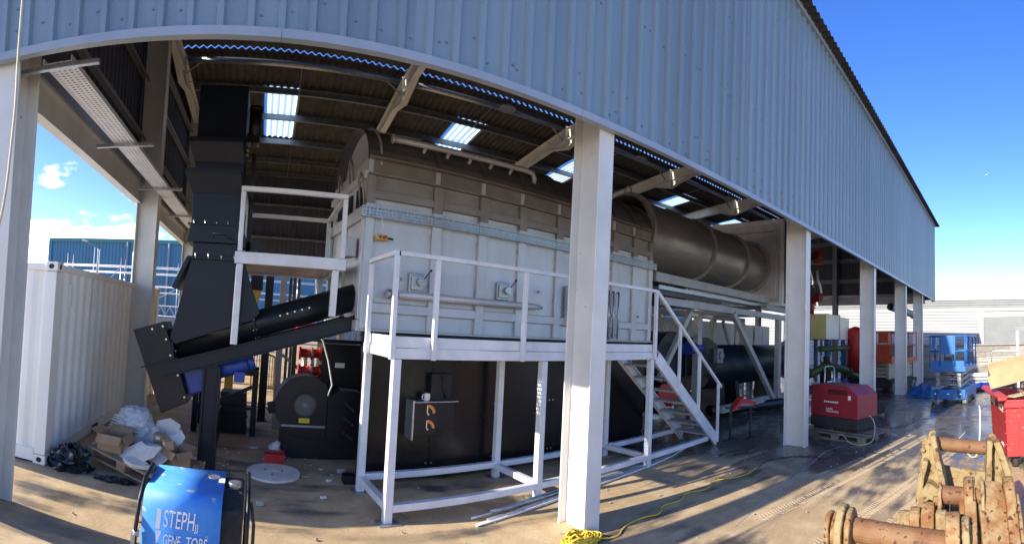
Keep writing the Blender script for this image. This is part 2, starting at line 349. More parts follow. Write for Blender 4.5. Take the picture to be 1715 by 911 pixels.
for y in (9.25, 14.7):
    m = MB(); hsecx(m, y, -2.66, -2.22, 0, 8.3); m.build('column', 'steel_cream', shed, bev=.004)
for y in (9.55, 14.7):
    m = MB(); hsecx(m, y, 25.55, 25.9, 0, 8.2); m.build('column', 'galv_dull', shed, bev=.004)
for x in FRAMES[1:-1]:
    m = MB(); hsec(m, x, 19.6, 20.0, 0, 7.9); m.build('column', 'galv_dull', shed, bev=.004)
# front fascia: profiled sheets one metre wide, four ribs each
def profile(w=1.0, ribs=4, top=.05, base=.082, d=.045):
    P = []; s_ = w/ribs
    for k in range(ribs):
        c = (k+.5)*s_; P += [(k*s_, 0), (c-base/2, 0), (c-top/2, -d), (c+top/2, -d), (c+base/2, 0)]
    P.append((w, 0)); return P
PF = profile()
ZB, ZT = 4.40, 8.70
m = MB(); m.strip([(x, y, 0) for x, y in PF], [(x, y, ZT-ZB) for x, y in PF]); sheet_me = m.mesh('cladding_sheet', 'cladding')
NX = 29; b0 = Vector(shed['_b'])
for k in range(NX):
    o = link('cladding_sheet', sheet_me, shed, 0, Vector((XL-.1+k*1.0, 3.80 - .0015*(k % 2), ZB)) - b0)
m = MB()
for k in range(NX):
    for r, z in enumerate((4.55, 4.75, 5.75, 6.9, 7.9, 8.55)):
        for i in range(4):
            if random.random() < (0.62 if r else 0.8):
                x = XL-.1+k+(i+.5)*.25 + random.choice((-.09,.09)) + random.uniform(-.02,.02); zz = z + random.uniform(-.05,.05) + (.06 if i % 2 else 0)
                m.cyl((x, 3.80, zz), (x, 3.792, zz), .013, 8); m.cyl((x, 3.793, zz), (x, 3.785, zz), .007, 6)
stuff(m.build('screws', 'galv_dull', shed))
x0 = XL-.12; n_ = 10; L_ = (XR-x0)/n_
for k in range(n_):
    a, b = x0+k*L_+.002, x0+(k+1)*L_-.002
    m = MB(); m.prism([(3.738,4.345),(3.81,4.345),(3.81,4.355),(3.750,4.355),(3.750,4.420),(3.738,4.420)], 'x', a, b); m.build('bottom_flashing', 'flashing', shed)
    m = MB(); m.prism([(3.72,8.62),(3.80,8.62),(3.80,8.80),(3.72,8.80)], 'x', a, b); m.build('top_flashing', 'flashing', shed)
m = MB(); m.box(XR-.02, XR+.03, 3.75, 3.95, 4.33, 8.78); m.build('corner_flashing', 'flashing', shed)
m = MB(); m.box(XL-.13, XL-.09, 3.75, 3.95, 4.33, 8.78); m.build('corner_flashing', 'flashing', shed)
# corrugated roof sheets
def corr(w, pitch, amp, per=6):
    n = int(round(w/pitch)); return [(i*w/(n*per), amp*cos(2*pi*i/per)) for i in range(n*per+1)]
CW = 1.006; CP = corr(CW, CW/5, .034)
rows = [(12.0, 13.62), (13.50, 15.10), (14.98, 16.78), (16.66, 18.40), (18.28, 20.35)]
row_me = {}
for r, (ya, yb) in enumerate(rows):
    za, zb = roof_z(ya) - (.0 if r == 0 else .004), roof_z(yb) + .006
    for kind in ('fibre_cement', 'skylight_sheet'):
        q = .35 if kind == 'skylight_sheet' else 1.0
        m = MB(); m.strip([(x, 0, z*q) for x, z in CP], [(x, yb-ya, zb-za+z*q) for x, z in CP], True); row_me[r, kind] = (m.mesh('roof_sheet', kind), ya, za)
XS = -3.4; NS = 30
SKY = {1: (3, 9, 14, 20, 25), 2: (3, 9, 14, 20, 25)}
for r in range(len(rows)):
    for k in range(NS):
        kind = 'skylight_sheet' if k in SKY.get(r, ()) else 'fibre_cement'
        me, ya, za = row_me[r, kind]
        link('rooflight' if kind == 'skylight_sheet' else 'roof_sheet', me, shed, 0, Vector((XS+k, ya, za + .003*(k % 2))) - b0)
m = MB(); ya, yb = 3.52, 11.93; m.strip([(x, 0, z) for x, z in CP], [(x, yb-ya, roof_z(yb)-roof_z(ya)+z) for x, z in CP], True); fr = m.mesh('roof_sheet', 'fibre_cement')
for k in range(NS): link('roof_sheet', fr, shed, 0, Vector((XS+k, ya, roof_z(ya)-.012+.003*(k % 2))) - b0)
# rafters with apex haunches
for x in FRAMES:
    m = MB()
    def ibeam(p, q, d=.38, w=.17, t=.016):
        p, q = Vector(p), Vector(q); n3 = Vector((0,0,1)); 
        m.bar(p+n3*(d/2), q+n3*(d/2), w, t); m.bar(p-n3*(d/2), q-n3*(d/2), w, t); m.bar(p, q, t, d-t)
    zt = -.46
    ibeam((x, YF+.3, roof_z(YF+.3)+zt), (x, YR, ZR+zt)); ibeam((x, YR, ZR+zt), (x, 19.8, roof_z(19.8)+zt))
    rf = m.build('rafter', 'steel_cream', shed)
    h = MB(); h.prism([(YR-1.0, ZR-.66), (YR-.25, ZR-.93), (YR+.25, ZR-.93), (YR+1.0, ZR-.70)], 'x', x-.01, x+.01)
    h.box(x-.10, x+.10, YR-.015, YR+.015, ZR-.95, ZR-.22); h.bar((x, YR-1.0, ZR-.675), (x, YR, ZR-.95), .17, .016); h.bar((x, YR+1.0, ZR-.715), (x, YR, ZR-.95), .17, .016)
    h.build('apex_haunch', 'steel_cream', rf, base=shed['_b'])
# purlins: a round galvanised tube under the ridge, zeds below
for k in range(len(FRAMES)-1):
    m = MB(); m.cyl((FRAMES[k]+.02, 12.25, roof_z(12.25)-.17), (FRAMES[k+1]-.02, 12.25, roof_z(12.25)-.17), .085, 14); m.build('ridge_tube', 'galv', shed)
    for s_, x in ((1, FRAMES[k]), (-1, FRAMES[k+1])):
        m = MB(); m.bar((x, 12.25, roof_z(12.25)-.55), (x+s_*.45, 12.25, roof_z(12.25)-.22), .05, .012); m.build('knee_brace', 'galv_dull', shed)
for y in (13.55, 15.04, 16.72, 18.34, 19.7, 5.2, 6.9, 8.6, 10.3):
    z = roof_z(y)-.05; m = MB()
    m.box(XL+.05, XR-.1, y-.006, y+.006, z-.20, z-.002); m.box(XL+.05, XR-.1, y-.07, y-.006, z-.21, z-.198); m.box(XL+.05, XR-.1, y+.006, y+.07, z-.012, z-.002)
    m.build('purlin', 'galv_dull', shed)
for x, y in ((0.6, 15.9), (6.1, 15.9), (11.2, 15.9), (16.2, 15.9)):
    m = MB(); m.tube([(x, 12.3, roof_z(12.3)-.25), (x+.02, 19.6, roof_z(19.6)-.27)], .009, 6); m.build('sag_rod', 'galv', shed)
m = MB(); m.tube([(XL+.2, 12.75, 8.45)] + [(x, 12.75, 8.42 - .05*sin(pi*((x-FRAMES[0]) % 5.3)/5.3)) for x in [i*.5 for i in range(-4, 51)]], .007, 5); m.build('catenary_wire', 'galv_dull', shed)
for x in (5.9, 11.0, 16.4):
    m = MB(); m.cyl((x, 10.9, 8.05), (x, 10.9, 8.15), .22, 20); m.cyl((x, 10.9, 8.15), (x, 10.9, 8.32), .06, 10); m.build('pendant_luminaire', 'galv_dull', shed)
# gable and rear cladding, seen from inside: sheets on girts, open below
PW = profile(1.0, 5, .03, .09, .032)
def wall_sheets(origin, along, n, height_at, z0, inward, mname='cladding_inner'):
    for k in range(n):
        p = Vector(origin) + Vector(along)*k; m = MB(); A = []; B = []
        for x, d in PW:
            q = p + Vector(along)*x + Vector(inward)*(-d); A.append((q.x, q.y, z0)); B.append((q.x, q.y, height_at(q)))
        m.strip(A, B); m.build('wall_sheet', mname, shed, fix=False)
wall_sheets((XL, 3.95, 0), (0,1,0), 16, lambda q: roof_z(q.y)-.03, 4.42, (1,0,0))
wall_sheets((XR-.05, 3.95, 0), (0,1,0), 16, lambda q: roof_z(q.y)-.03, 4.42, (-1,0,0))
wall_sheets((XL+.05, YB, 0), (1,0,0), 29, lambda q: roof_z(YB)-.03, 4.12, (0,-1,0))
for X, sgn in ((XL+.05, 1), (XR-.12, -1)):
    for z in (5.55, 6.75, 7.8):
        m = MB(); m.box(min(X, X+.012*sgn), max(X, X+.012*sgn), 4.3, 20.0, z, z+.2); m.box(min(X, X+.14*sgn), max(X, X+.14*sgn), 4.3, 20.0, z-.006, z+.008); m.box(min(X+.13*sgn, X+.145*sgn), max(X+.13*sgn, X+.145*sgn), 4.3, 20.0, z-.05, z-.006); m.build('girt', 'galv_dull', shed)
    m = MB(); m.box(min(X, X+.15*sgn), max(X, X+.15*sgn), 4.3, 20.0, 4.22, 4.236); m.box(min(X, X+.15*sgn), max(X, X+.15*sgn), 4.3, 20.0, 4.60, 4.616); m.box(min(X+.06*sgn, X+.08*sgn), max(X+.06*sgn, X+.08*sgn), 4.3, 20.0, 4.236, 4.60); m.build('gable_beam', 'steel_cream', shed)
    m = MB(); m.box(min(X+.04*sgn, X+.18*sgn), max(X+.04*sgn, X+.18*sgn), 4.3, 20.0, 4.617, 4.629); m.box(min(X+.165*sgn, X+.18*sgn), max(X+.165*sgn, X+.18*sgn), 4.3, 20.0, 4.629, 4.80); m.build('channel_rail', 'galv', shed)
for z in (4.1, 5.5, 6.9):
    m = MB(); m.box(XL+.1, XR-.2, YB-.2, YB-.05, z, z+.02); m.box(XL+.1, XR-.2, YB-.22, YB-.2, z-.06, z+.02); m.build('girt', 'galv_dull', shed)

# perforated cable tray running back along the left gable, on short brackets
tray = wthing('cable_tray', 'perforated white cable tray running back along the inside of the gable wall above the container', 'cable tray', (-2.1, 4.0, 4.36))
def perforated(m, x0, x1, y0, y1, z, hole, step, t=.0):
    """sheet of quads with a slot left open in each cell"""
    nx = max(1, int(round((x1-x0)/step[0]))); ny = max(1, int(round((y1-y0)/step[1]))); cx, cy = (x1-x0)/nx, (y1-y0)/ny; hx, hy = hole[0]/2, hole[1]/2
    for i in range(nx):
        for k in range(ny):
            a, b = x0+i*cx, y0+k*cy; c, d = a+cx/2, b+cy/2
            m.add([(a,b,z),(a+cx,b,z),(a+cx,b+cy,z),(a,b+cy,z),(c-hx,d-hy,z),(c+hx,d-hy,z),(c+hx,d+hy,z),(c-hx,d+hy,z)], [(0,1,5,4),(1,2,6,5),(2,3,7,6),(3,0,4,7)])
m = MB(); perforated(m, -2.18, -1.90, 4.0, 12.6, 4.37, (.028,.014), (.056,.05)); m.box(-2.19,-2.18,4.0,12.6,4.365,4.42); m.box(-1.90,-1.89,4.0,12.6,4.365,4.42); m.build('tray_base', 'white_steel', tray, fix=False)
for y in (4.02, 6.2, 8.5, 10.9):
    m = MB(); m.bar((-2.45, y, 4.335), (-1.62, y, 4.335), .042, .042); m.build('bracket', 'galv', tray)

# ------------------------------------------------------------------ the plant: grey casing on its black base
fur = pthing('furnace_casing', 'big grey panelled steel furnace casing with rounded top behind the white platform', 'furnace', (0, 1.1, 0))
U0, U1, V0, V1 = -.10, 5.70, 1.10, 2.95
VS = [.93, 1.68, 2.40, 3.17, 3.90, 4.55, 5.14]
m = MB(); m.box(U0+.02, U1-.02, V0+.035, V1, 2.0, 4.28); m.build('casing_body', 'casing_grey', fur)
cells = [U0] + VS + [U1]
for i in range(len(cells)-1):
    a, b = cells[i]+.072, cells[i+1]-.072
    if i == 0: a += .04
    for z0, z1, mt in ((2.03, 2.24, 'casing_grey'), (2.38, 3.50, 'casing_grey'), (3.50, 3.66, 'casing_grey'), (3.66, 3.73, 'casing_brown'), (3.84, 4.02, 'casing_brown')):
        if z1-z0 < .1: continue
        m = MB(); m.box(a, b, V0+.012+random.uniform(0,.006), V0+.034, z0, z1); m.build('panel', mt, fur, bev=.004)
    m = MB(); m.box(a-.03, b+.03, V0+.016, V0+.034, 4.07, 4.25); m.build('panel', 'casing_brown', fur, bev=.004)
for i, u in enumerate(cells):
    w = .07 if 0 < i < len(cells)-1 else .055
    cu = min(max(u, U0+w), U1-w)
    m = MB(); m.box(cu-w, cu+w, V0-.035, V0+.033, 2.03, 3.66); m.build('stiffener', 'casing_grey', fur, bev=.004)
    m = MB(); m.box(cu-w, cu+w, V0-.035, V0+.033, 3.66, 4.03); m.build('stiffener', 'casing_brown', fur, bev=.004)
for z0, z1, mt in ((2.25, 2.37, 'casing_grey'), (3.735, 3.835, 'casing_brown')):
    for i in range(len(cells)-1):
        a, b = cells[i]+.071, cells[i+1]-.071
        m = MB(); m.box(a, b, V0-.032, V0+.033, z0, z1); m.build('rail', mt, fur, bev=.004)
for z in (4.035, 4.255):
    m = MB(); m.box(U0, U1, V0-.065, V0+.03, z, z+.018); m.build('lip', 'casing_brown', fur)
m = MB(); m.box(U0, U1+.02, V0-.06, V0+.03, 2.005, 2.022); m.build('lip', 'casing_grey', fur)
for i in range(len(cells)-1):                            # small bolts and lifting marks beside the stiffeners
    m = MB()
    for z in (2.62, 3.02, 3.3): m.box(cells[i+1]-.088, cells[i+1]-.073, V0-.004, V0+.01, z, z+.05)
    for k in range(4): m.box(cells[i]+.12+k*.15, cells[i]+.17+k*.15, V0-.052, V0-.044, 4.262, 4.27)
    m.build('clip', 'galv', fur)
# rounded roof of the casing, curved straps, arched end plates
def arch(n=18, a=.885, b=.66, c=(V0+.925), z=4.25): return [(c - a*cos(pi*i/n), z + b*sin(pi*i/n)) for i in range(n+1)]
AR = arch()
for i in range(len(cells)-1):
    m = MB(); a, b = cells[i]+.002, cells[i+1]-.002
    m.strip([(a, v, z) for v, z in AR], [(b, v, z) for v, z in AR], True); m.build('roof_plate', 'roof_grey', fur)
AO = arch(a=.925, b=.70); AI = arch(a=.886, b=.661)
for u in VS + [U1-.03]:
    m = MB(); n = len(AO)
    for x in (u-.03, u+.03): m.strip([(x, v, z) for v, z in AI], [(x, v, z) for v, z in AO])
    m.strip([(u-.03, v, z) for v, z in AO], [(u+.03, v, z) for v, z in AO], True); m.build('roof_strap', 'roof_grey', fur)
for i in range(len(cells)-1):
    m = MB(); m.add([(cells[i]+.02,V0-.02,4.275),(cells[i+1]-.02,V0-.02,4.275),(cells[i+1]-.02,V0+.09,4.43),(cells[i]+.02,V0+.09,4.43),(cells[i]+.02,V0+.0,4.27),(cells[i+1]-.02,V0+.0,4.27),(cells[i+1]-.02,V0+.11,4.425),(cells[i]+.02,V0+.11,4.425)], [(0,1,2,3),(7,6,5,4),(0,4,5,1),(1,5,6,2),(2,6,7,3),(3,7,4,0)]); m.build('eaves_plate', 'casing_brown', fur)
AE = arch(a=.91, b=.74, z=4.22)
m = MB(); m.prism([(V0+.025, 4.0)] + AE + [(V0+1.825, 4.0)], 'x', U0+.17, U0+.195); m.build('end_plate', 'casing_grey', fur)
for v in (V0+.18, V0+.75, V0+1.3):                         # lifting loops on the left end
    m = MB(); z0 = 3.75 + .95*sin(pi*(v-V0)/1.85)*.6; m.tube([(U0+.0, v-.09, z0-.25), (U0-.04, v-.08, z0+.1), (U0-.04, v, z0+.17), (U0-.04, v+.08, z0+.1), (U0, v+.09, z0-.25)], .016, 8); m.build('lifting_loop', 'casing_brown', fur)
# left end face: frame, openings, junction box
for z0, z1 in ((2.0, 2.14), (3.47, 3.64), (4.0, 4.1)):
    m = MB(); m.box(U0-.03, U0+.02, V0+.03, V1, z0, z1); m.build('end_rail', 'casing_grey', fur, bev=.004)
for v in (V0+.06, V0+.95, V1-.06):
    m = MB(); m.box(U0-.028, U0+.02, v-.05, v+.05, 2.15, 3.46); m.build('end_stiffener', 'casing_grey', fur, bev=.004)
for v in (V0+.32, V0+.82, V0+1.3):
    m = MB(); m.box(U0-.012, U0+.018, v-.13, v+.13, 3.68, 3.92); m.build('inspection_opening', 'black_paint', fur)
m = MB(); m.box(U0-.16, U0-.03, V0+.22, V0+.50, 2.98, 3.24); jb = m.build('junction_box', 'casing_grey', fur, bev=.006)
MB().cyl((U0-.162, V0+.36, 3.11), (U0-.155, V0+.36, 3.11), .055, 16).build('opening', 'black_paint', jb, base=fur['_b'])
# header pipe along the roof with stubs
hp = MB(); hp.tube([(.25,1.19,4.60),(1.2,1.19,4.62),(2.5,1.20,4.66),(2.62,1.20,4.65),(2.68,1.22,4.58),(2.68,1.24,4.50)], .042, 12); H = hp.build('header_pipe', 'casing_grey', fur)
MB().cyl((.235,1.19,4.60), (.262,1.19,4.60), .06, 14).build('flange', 'casing_grey', H, base=fur['_b'])
for i in range(5):
    u = .75+i*.37; m = MB(); m.cyl((u, 1.20, 4.60+.012*i), (u-.04, 1.26, 4.46+.012*i), .028, 10); m.build('stub', 'casing_grey', H, base=fur['_b'])
# galvanised perforated tray round the casing
m = MB(); w_, nq = .026, int((U1+.15-U0)/.052)
for i in range(nq):
    for r in range(3):
        a = U0-.08+i*.052; b = 3.475+r*.04
        c, d = a+.026, b+.02; hx, hz = .018, .011; y = V0-.10
        m.add([(a,y,b),(a+.052,y,b),(a+.052,y,b+.04),(a,y,b+.04),(c-hx,y,d-hz),(c+hx,y,d-hz),(c+hx,y,d+hz),(c-hx,y,d+hz)], [(0,1,5,4),(1,2,6,5),(2,3,7,6),(3,0,4,7)])
m.box(U0-.08, U1+.05, V0-.10, V0-.022, 3.470, 3.474); m.box(U0-.08, U1+.05, V0-.10, V0-.022, 3.596, 3.60)
m.build('cable_tray', 'galv', fur, fix=False)
# fittings on the front: two valves, a long pipe, a cabinet, a door frame
for u, z in ((.66, 2.68), (2.07, 2.69)):
    m = MB(); m.box(u-.11, u+.11, V0-.045, V0-.0, z-.13, z+.13); V = m.build('valve_plate', 'galv', fur, bev=.01)
    MB().box(u-.085, u+.085, V0-.08, V0-.046, z-.10, z+.10).build('valve_cover', 'casing_grey', V, base=fur['_b'], bev=.015)
    MB().cyl((u+.03, V0-.081, z+.01), (u+.03, V0-.15, z+.01), .055, 16).build('valve_knob', 'galv', V, base=fur['_b'])
    m = MB(); m.tube([(u+.05, V0-.13, z+.03), (u+.16, V0-.13, z+.17)], .008, 6); m.cyl((u+.155, V0-.13, z+.165), (u+.172, V0-.13, z+.185), .016, 8); m.build('valve_lever', 'dark_rubber', V, base=fur['_b'])
m = MB(); m.tube([(.24,.99,2.50),(2.62,.99,2.50),(2.74,1.0,2.50)], .05, 14, True, [.05,.05,.035]); m.build('front_pipe', 'casing_grey', fur)
m = MB(); m.cyl((.215,.99,2.50), (.27,.99,2.50), .062, 14); m.cyl((.33,.99,2.50), (.36,.99,2.50), .062, 14); m.build('pipe_coupling', 'galv', fur)
m = MB(); m.box(3.32, 3.58, V0-.14, V0-.021, 2.24, 2.90); cb = m.build('front_cabinet', 'casing_grey', fur, bev=.006)
m = MB(); m.tube([(3.27, V0-.10, 2.55), (3.30, V0-.15, 2.55), (3.42, V0-.155, 2.55)], .012, 8); m.build('latch', 'galv', cb, base=fur['_b'])
for z in (2.1, 2.45, 2.88):
    m = MB(); m.box(4.33, 4.66, V0-.06, V0-.021, z, z+.04); m.build('hinge_bar', 'galv', fur)
for u in (4.36, 4.48, 4.62):
    m = MB(); m.cyl((u, V0-.08, 2.05), (u, V0-.08, 2.92), .016, 8); m.build('lock_rod', 'galv', fur)
for u, z in ((.46, 2.72), (2.86, 2.5), (5.3, 2.5), (2.78, 2.75)):
    m = MB(); m.cyl((u, V0-.045, z), (u, V0-.0, z), .018, 10); m.build('peep_hole', 'galv', fur)
# black base: sheet panels bolted edge to edge
m = MB(); m.box(.5, 5.66, 1.19, V1-.05, .05, 1.99); m.build('base_body', 'black_paint', fur)
ub = [.0, 1.04, 2.13, 3.2, 4.28, 5.66]
for i in range(len(ub)-1):
    m = MB(); m.box(ub[i]+.003, ub[i+1]-.003, 1.165+.004*(i % 2), 1.188, .16, 1.86); pn = m.build('base_panel', 'black_panel', fur, bev=.003)
    m = MB()
    for z in (.24, 1.02, 1.74):
        for du in (.04,): 
            m.cyl((ub[i+1]-du, 1.166, z), (ub[i+1]-du, 1.152, z), .012, 8); m.cyl((ub[i]+du, 1.166, z), (ub[i]+du, 1.152, z), .012, 8)
    m.build('bolts', 'steel_bright', pn, base=fur['_b'])
m = MB(); m.box(-.02, 5.68, 1.12, 1.19, 1.87, 1.99); m.build('base_band', 'black_paint', fur)
m = MB(); m.box(.14, .17, 1.112, 1.119, 1.91, 1.95); m.build('warning_sticker', 'label_yellow', fur)
m = MB(); m.box(4.98, 5.01, 1.112, 1.119, 1.91, 1.95); m.build('warning_sticker', 'label_yellow', fur)
# black control box hanging on the base, with the mug on top
m = MB(); m.box(.68, 1.02, .95, 1.163, .67, 1.10); bx = m.build('control_box', 'black_paint', fur, bev=.004)
m = MB(); m.box(1.035, 1.32, 1.02, 1.163, .72, 1.10); m.build('control_box', 'black_paint', fur, bev=.004)
m = MB(); m.box(.655, .678, .93, 1.163, .62, 1.13); m.build('box_side', 'galv', bx, base=fur['_b'])
m = MB(); m.box(.68, 1.34, .94, 1.163, 1.102, 1.112); m.build('box_top', 'galv', bx, base=fur['_b'])
m = MB(); m.box(.97, 1.28, 1.06, 1.163, 1.115, 1.47); m.build('hood_box', 'black_paint', fur, bev=.004)
m = MB(); m.tube([(1.13, 1.055, 1.44), (1.16, 1.05, 1.25), (1.20, 1.05, 1.13)], .014, 8); m.build('cable', 'black_line', fur)
for z in (.98, .78):
    m = MB(); A = []; B = []
    for i in range(9):
        t = i/8*pi/2; A.append((.88+.115*sin(t), .945, z-.02+.115*cos(t))); B.append((.88+.075*sin(t), .945, z-.02+.075*cos(t)))
    m.strip(A, B); m.build('dial_arc', 'orange_arc', bx, base=fur['_b'], fix=False)
    m = MB(); m.box(.862, .874, .93, .949, z-.02, z+.09); m.cyl((.885, .949, z-.03), (.885, .93, z-.03), .012, 8); m.build('dial_pointer', 'steel_bright', bx, base=fur['_b'])
mug = pthing('mug', 'white mug with red picture standing on the black control box', 'mug', (.90, 1.03, 1.112))
m = MB(); prof = [(.036,1.114),(.042,1.122),(.043,1.21),(.039,1.21),(.038,1.125),(.0,1.12)]
for i in range(len(prof)-1):
    (r0, z0), (r1, z1) = prof[i], prof[i+1]
    m.strip([(.90+r0*cos(2*pi*k/18), 1.03+r0*sin(2*pi*k/18), z0) for k in range(19)], [(.90+r1*cos(2*pi*k/18), 1.03+r1*sin(2*pi*k/18), z1) for k in range(19)], True)
m.build('mug_body', 'mug_white', mug)
m = MB(); m.tube([(.86,1.03,1.20),(.835,1.03,1.195),(.825,1.03,1.165),(.835,1.03,1.135),(.86,1.03,1.13)], .006, 8); m.build('handle', 'label_white', mug)

es = pthing('emergency_stop_box', 'yellow emergency stop box hanging by its cable at the corner of the grey casing', 'stop button', (.13, 1.0, 3.15))
m = MB(); m.box(.03, .19, .99, 1.055, 3.185, 3.255); m.build('box_body', 'yellow_paint', es, bev=.008)
m = MB(); m.cyl((.14, .99, 3.22), (.14, .96, 3.22), .022, 12); m.build('red_button', 'bright_red', es)
m = MB(); m.cyl((.08, .99, 3.22), (.08, .968, 3.22), .016, 12); m.build('blue_button', 'motor_blue', es)
m = MB(); m.cyl((.19, 1.02, 3.22), (.27, 1.02, 3.215), .014, 8); m.build('cable_gland', 'dark_rubber', es)
m = MB(); m.tube([(.11,1.03,3.255),(.13,1.03,3.36),(.105,1.03,3.47)], .006, 6); m.build('cable', 'cable_white', es)

# ------------------------------------------------------------------ the white access platform with stair
pf = pthing('access_platform', 'white steel walkway on legs in front of the furnace, stair down at one end', 'platform', (0, 0, 0))
PU0, PU1 = -.06, 4.36
def leg(u, v, w=.09, top=1.74, z0=.012):
    m = MB(); m.box(u-w/2, u+w/2, v-w/2, v+w/2, z0, top); L = m.build('leg', 'white_steel', pf, bev=.006)
    MB().box(u-.11, u+.13, v-.10, v+.10, .0, .012).build('foot_plate', 'galv', L, base=pf['_b'])
for u in (.0, 2.02, 4.31): leg(u, .0); leg(u, .95)
def rail(p, q, w, h, name='rail', upv=(0,0,1)):
    m = MB(); m.bar(p, q, w, h, upv); return m.build(name, 'white_steel', pf, bev=.005)
rail((.046,0,.16), (1.974,0,.16), .08, .08, 'bottom_rail'); rail((2.066,0,.16), (4.264,0,.16), .08, .08, 'bottom_rail'); rail((4.357,0,.16), (6.22,0,.16), .08, .08, 'bottom_rail')
rail((.046,.95,.19), (1.974,.95,.19), .08, .08, 'bottom_rail'); rail((2.066,.95,.19), (4.264,.95,.19), .08, .08, 'bottom_rail'); rail((4.357,.85,.19), (6.3,.85,.19), .08, .08, 'bottom_rail')
for u in (.0, 2.02, 4.31): rail((u,.046,.17), (u,.904,.17), .08, .08, 'cross_rail')
m = MB(); m.box(PU0, PU1, -.05, .0, 1.745, 1.86); m.build('edge_beam', 'white_steel', pf, bev=.005)
m = MB(); m.box(PU0, PU1, -.04, -.03, 1.866, 1.985); m.build('kick_plate', 'white_steel', pf, bev=.002)
m = MB(); m.box(PU0-.001, PU0+.05, .002, .97, 1.745, 1.86); m.build('edge_beam', 'white_steel', pf, bev=.005)
m = MB(); m.box(PU0+.01, PU0+.02, -.028, .95, 1.866, 1.985); m.build('kick_plate', 'white_steel', pf, bev=.002)
m = MB(); m.box(PU1-.05, PU1+.001, .002, .97, 1.745, 1.86); m.build('edge_beam', 'white_steel', pf, bev=.005)
m = MB(); m.box(PU0+.02, PU1-.06, .93, .97, 1.745, 1.86); m.build('edge_beam', 'white_steel', pf, bev=.005)
m = MB(); perforated(m, PU0+.06, PU1-.06, .004, .925, 1.855, (.07,.02), (.11,.04)); m.box(PU0+.06, PU1-.06, .3, .32, 1.80, 1.85); m.box(PU0+.06, PU1-.06, .62, .64, 1.80, 1.85); m.build('grating', 'galv', pf, fix=False)
for u in (-.09, .40, 1.62, 4.31):
    m = MB(); m.box(u-.025, u+.025, -.105, -.052, 1.74, 2.84); m.build('rail_post', 'white_steel', pf, bev=.004)
m = MB(); m.box(-.125, -.07, .70, .75, 1.74, 2.82); m.build('rail_post', 'white_steel', pf, bev=.004)
rail((-.06,-.078,2.865), (4.33,-.078,2.865), .05, .05, 'handrail'); rail((-.097,-.10,2.865), (-.097,.78,2.865), .05, .05, 'handrail')
m = MB(); m.box(-.065, -.06, -.103, -.055, 2.842, 2.888); m.build('end_cap', 'dark_rubber', pf)
# stair
SA, SB = Vector((4.42, 0, 1.80)), Vector((6.56, 0, .06))
for v in (-.05, .80):
    m = MB(); m.bar(SA+Vector((0,v,-.02)), SB+Vector((0,v,.0)), .012, .20, (0,0,1)); m.bar(SA+Vector((0,v+(.03 if v < 0 else -.03),.085)), SB+Vector((0,v+(.03 if v < 0 else -.03),.105)), .07, .012); m.bar(SA+Vector((0,v+(.03 if v < 0 else -.03),-.125)), SB+Vector((0,v+(.03 if v < 0 else -.03),-.105)), .07, .012)
    m.build('stringer', 'white_steel', pf)
NT = 7
for i in range(NT):
    c = SA.lerp(SB, (i+.75)/(NT+.55)); m = MB(); m.box(c.x-.12, c.x+.13, -.035, .785, c.z-.035, c.z); m.build('tread', 'grey_frame', pf, bev=.003)
HT = [(4.33,-.078,2.865), (6.62,-.078,1.14)]
m = MB(); m.bar(HT[0], HT[1], .05, .05); m.build('stair_handrail', 'white_steel', pf, bev=.004)
for u in (5.05, 5.74, 6.50):
    z1 = 2.865 + (1.14-2.865)*(u-4.33)/(6.62-4.33); z0 = max(.02, 1.80 + (.06-1.80)*(u-4.42)/(6.56-4.42) - .05)
    m = MB(); m.box(u-.025, u+.025, -.104, -.058, z0, z1-.02); m.build('rail_post', 'white_steel', pf, bev=.004)

# ------------------------------------------------------------------ drum, far housing and its frame
DV, DR = 2.02, .78
def DZ(u): return 4.40 + .10*(u-5.7)/6.3
dr = pthing('flue_drum', 'fat brown steel drum joining the furnace to the far housing', 'drum', (5.8, DV, 3.6))
for a, b in ((5.72, 8.55), (8.55, 10.55), (10.55, 12.04)):
    m = MB(); m.tube([(a+.01, DV, DZ(a)), (b-.01, DV, DZ(b))], DR, 48, False); m.build('drum_section', 'drum_steel', dr)
for u, ro in ((5.86, .90), (8.55, .88), (10.55, .88), (12.03, .90)):
    m = MB(); m.ring((u, DV, DZ(u)), (1,0,0), ro-.02, DR+.002, .05, 48); fl = m.build('flange', 'grey_frame', dr)
    m = MB()
    for k in range(24):
        t = 2*pi*k/24; q = Vector((u-.045, DV+(ro-.05)*cos(t), DZ(u)+(ro-.05)*sin(t))); m.cyl(q, q+Vector((.02,0,0)), .014, 6)
    m.build('flange_bolts', 'galv_dull', fl, base=dr['_b'])
m = MB(); m.tube([(5.80, 1.9+.10*cos(t), 5.24+.14*sin(t)) for t in [pi*k/8 for k in range(9)]], .018, 8); m.build('lifting_eye', 'galv', dr)

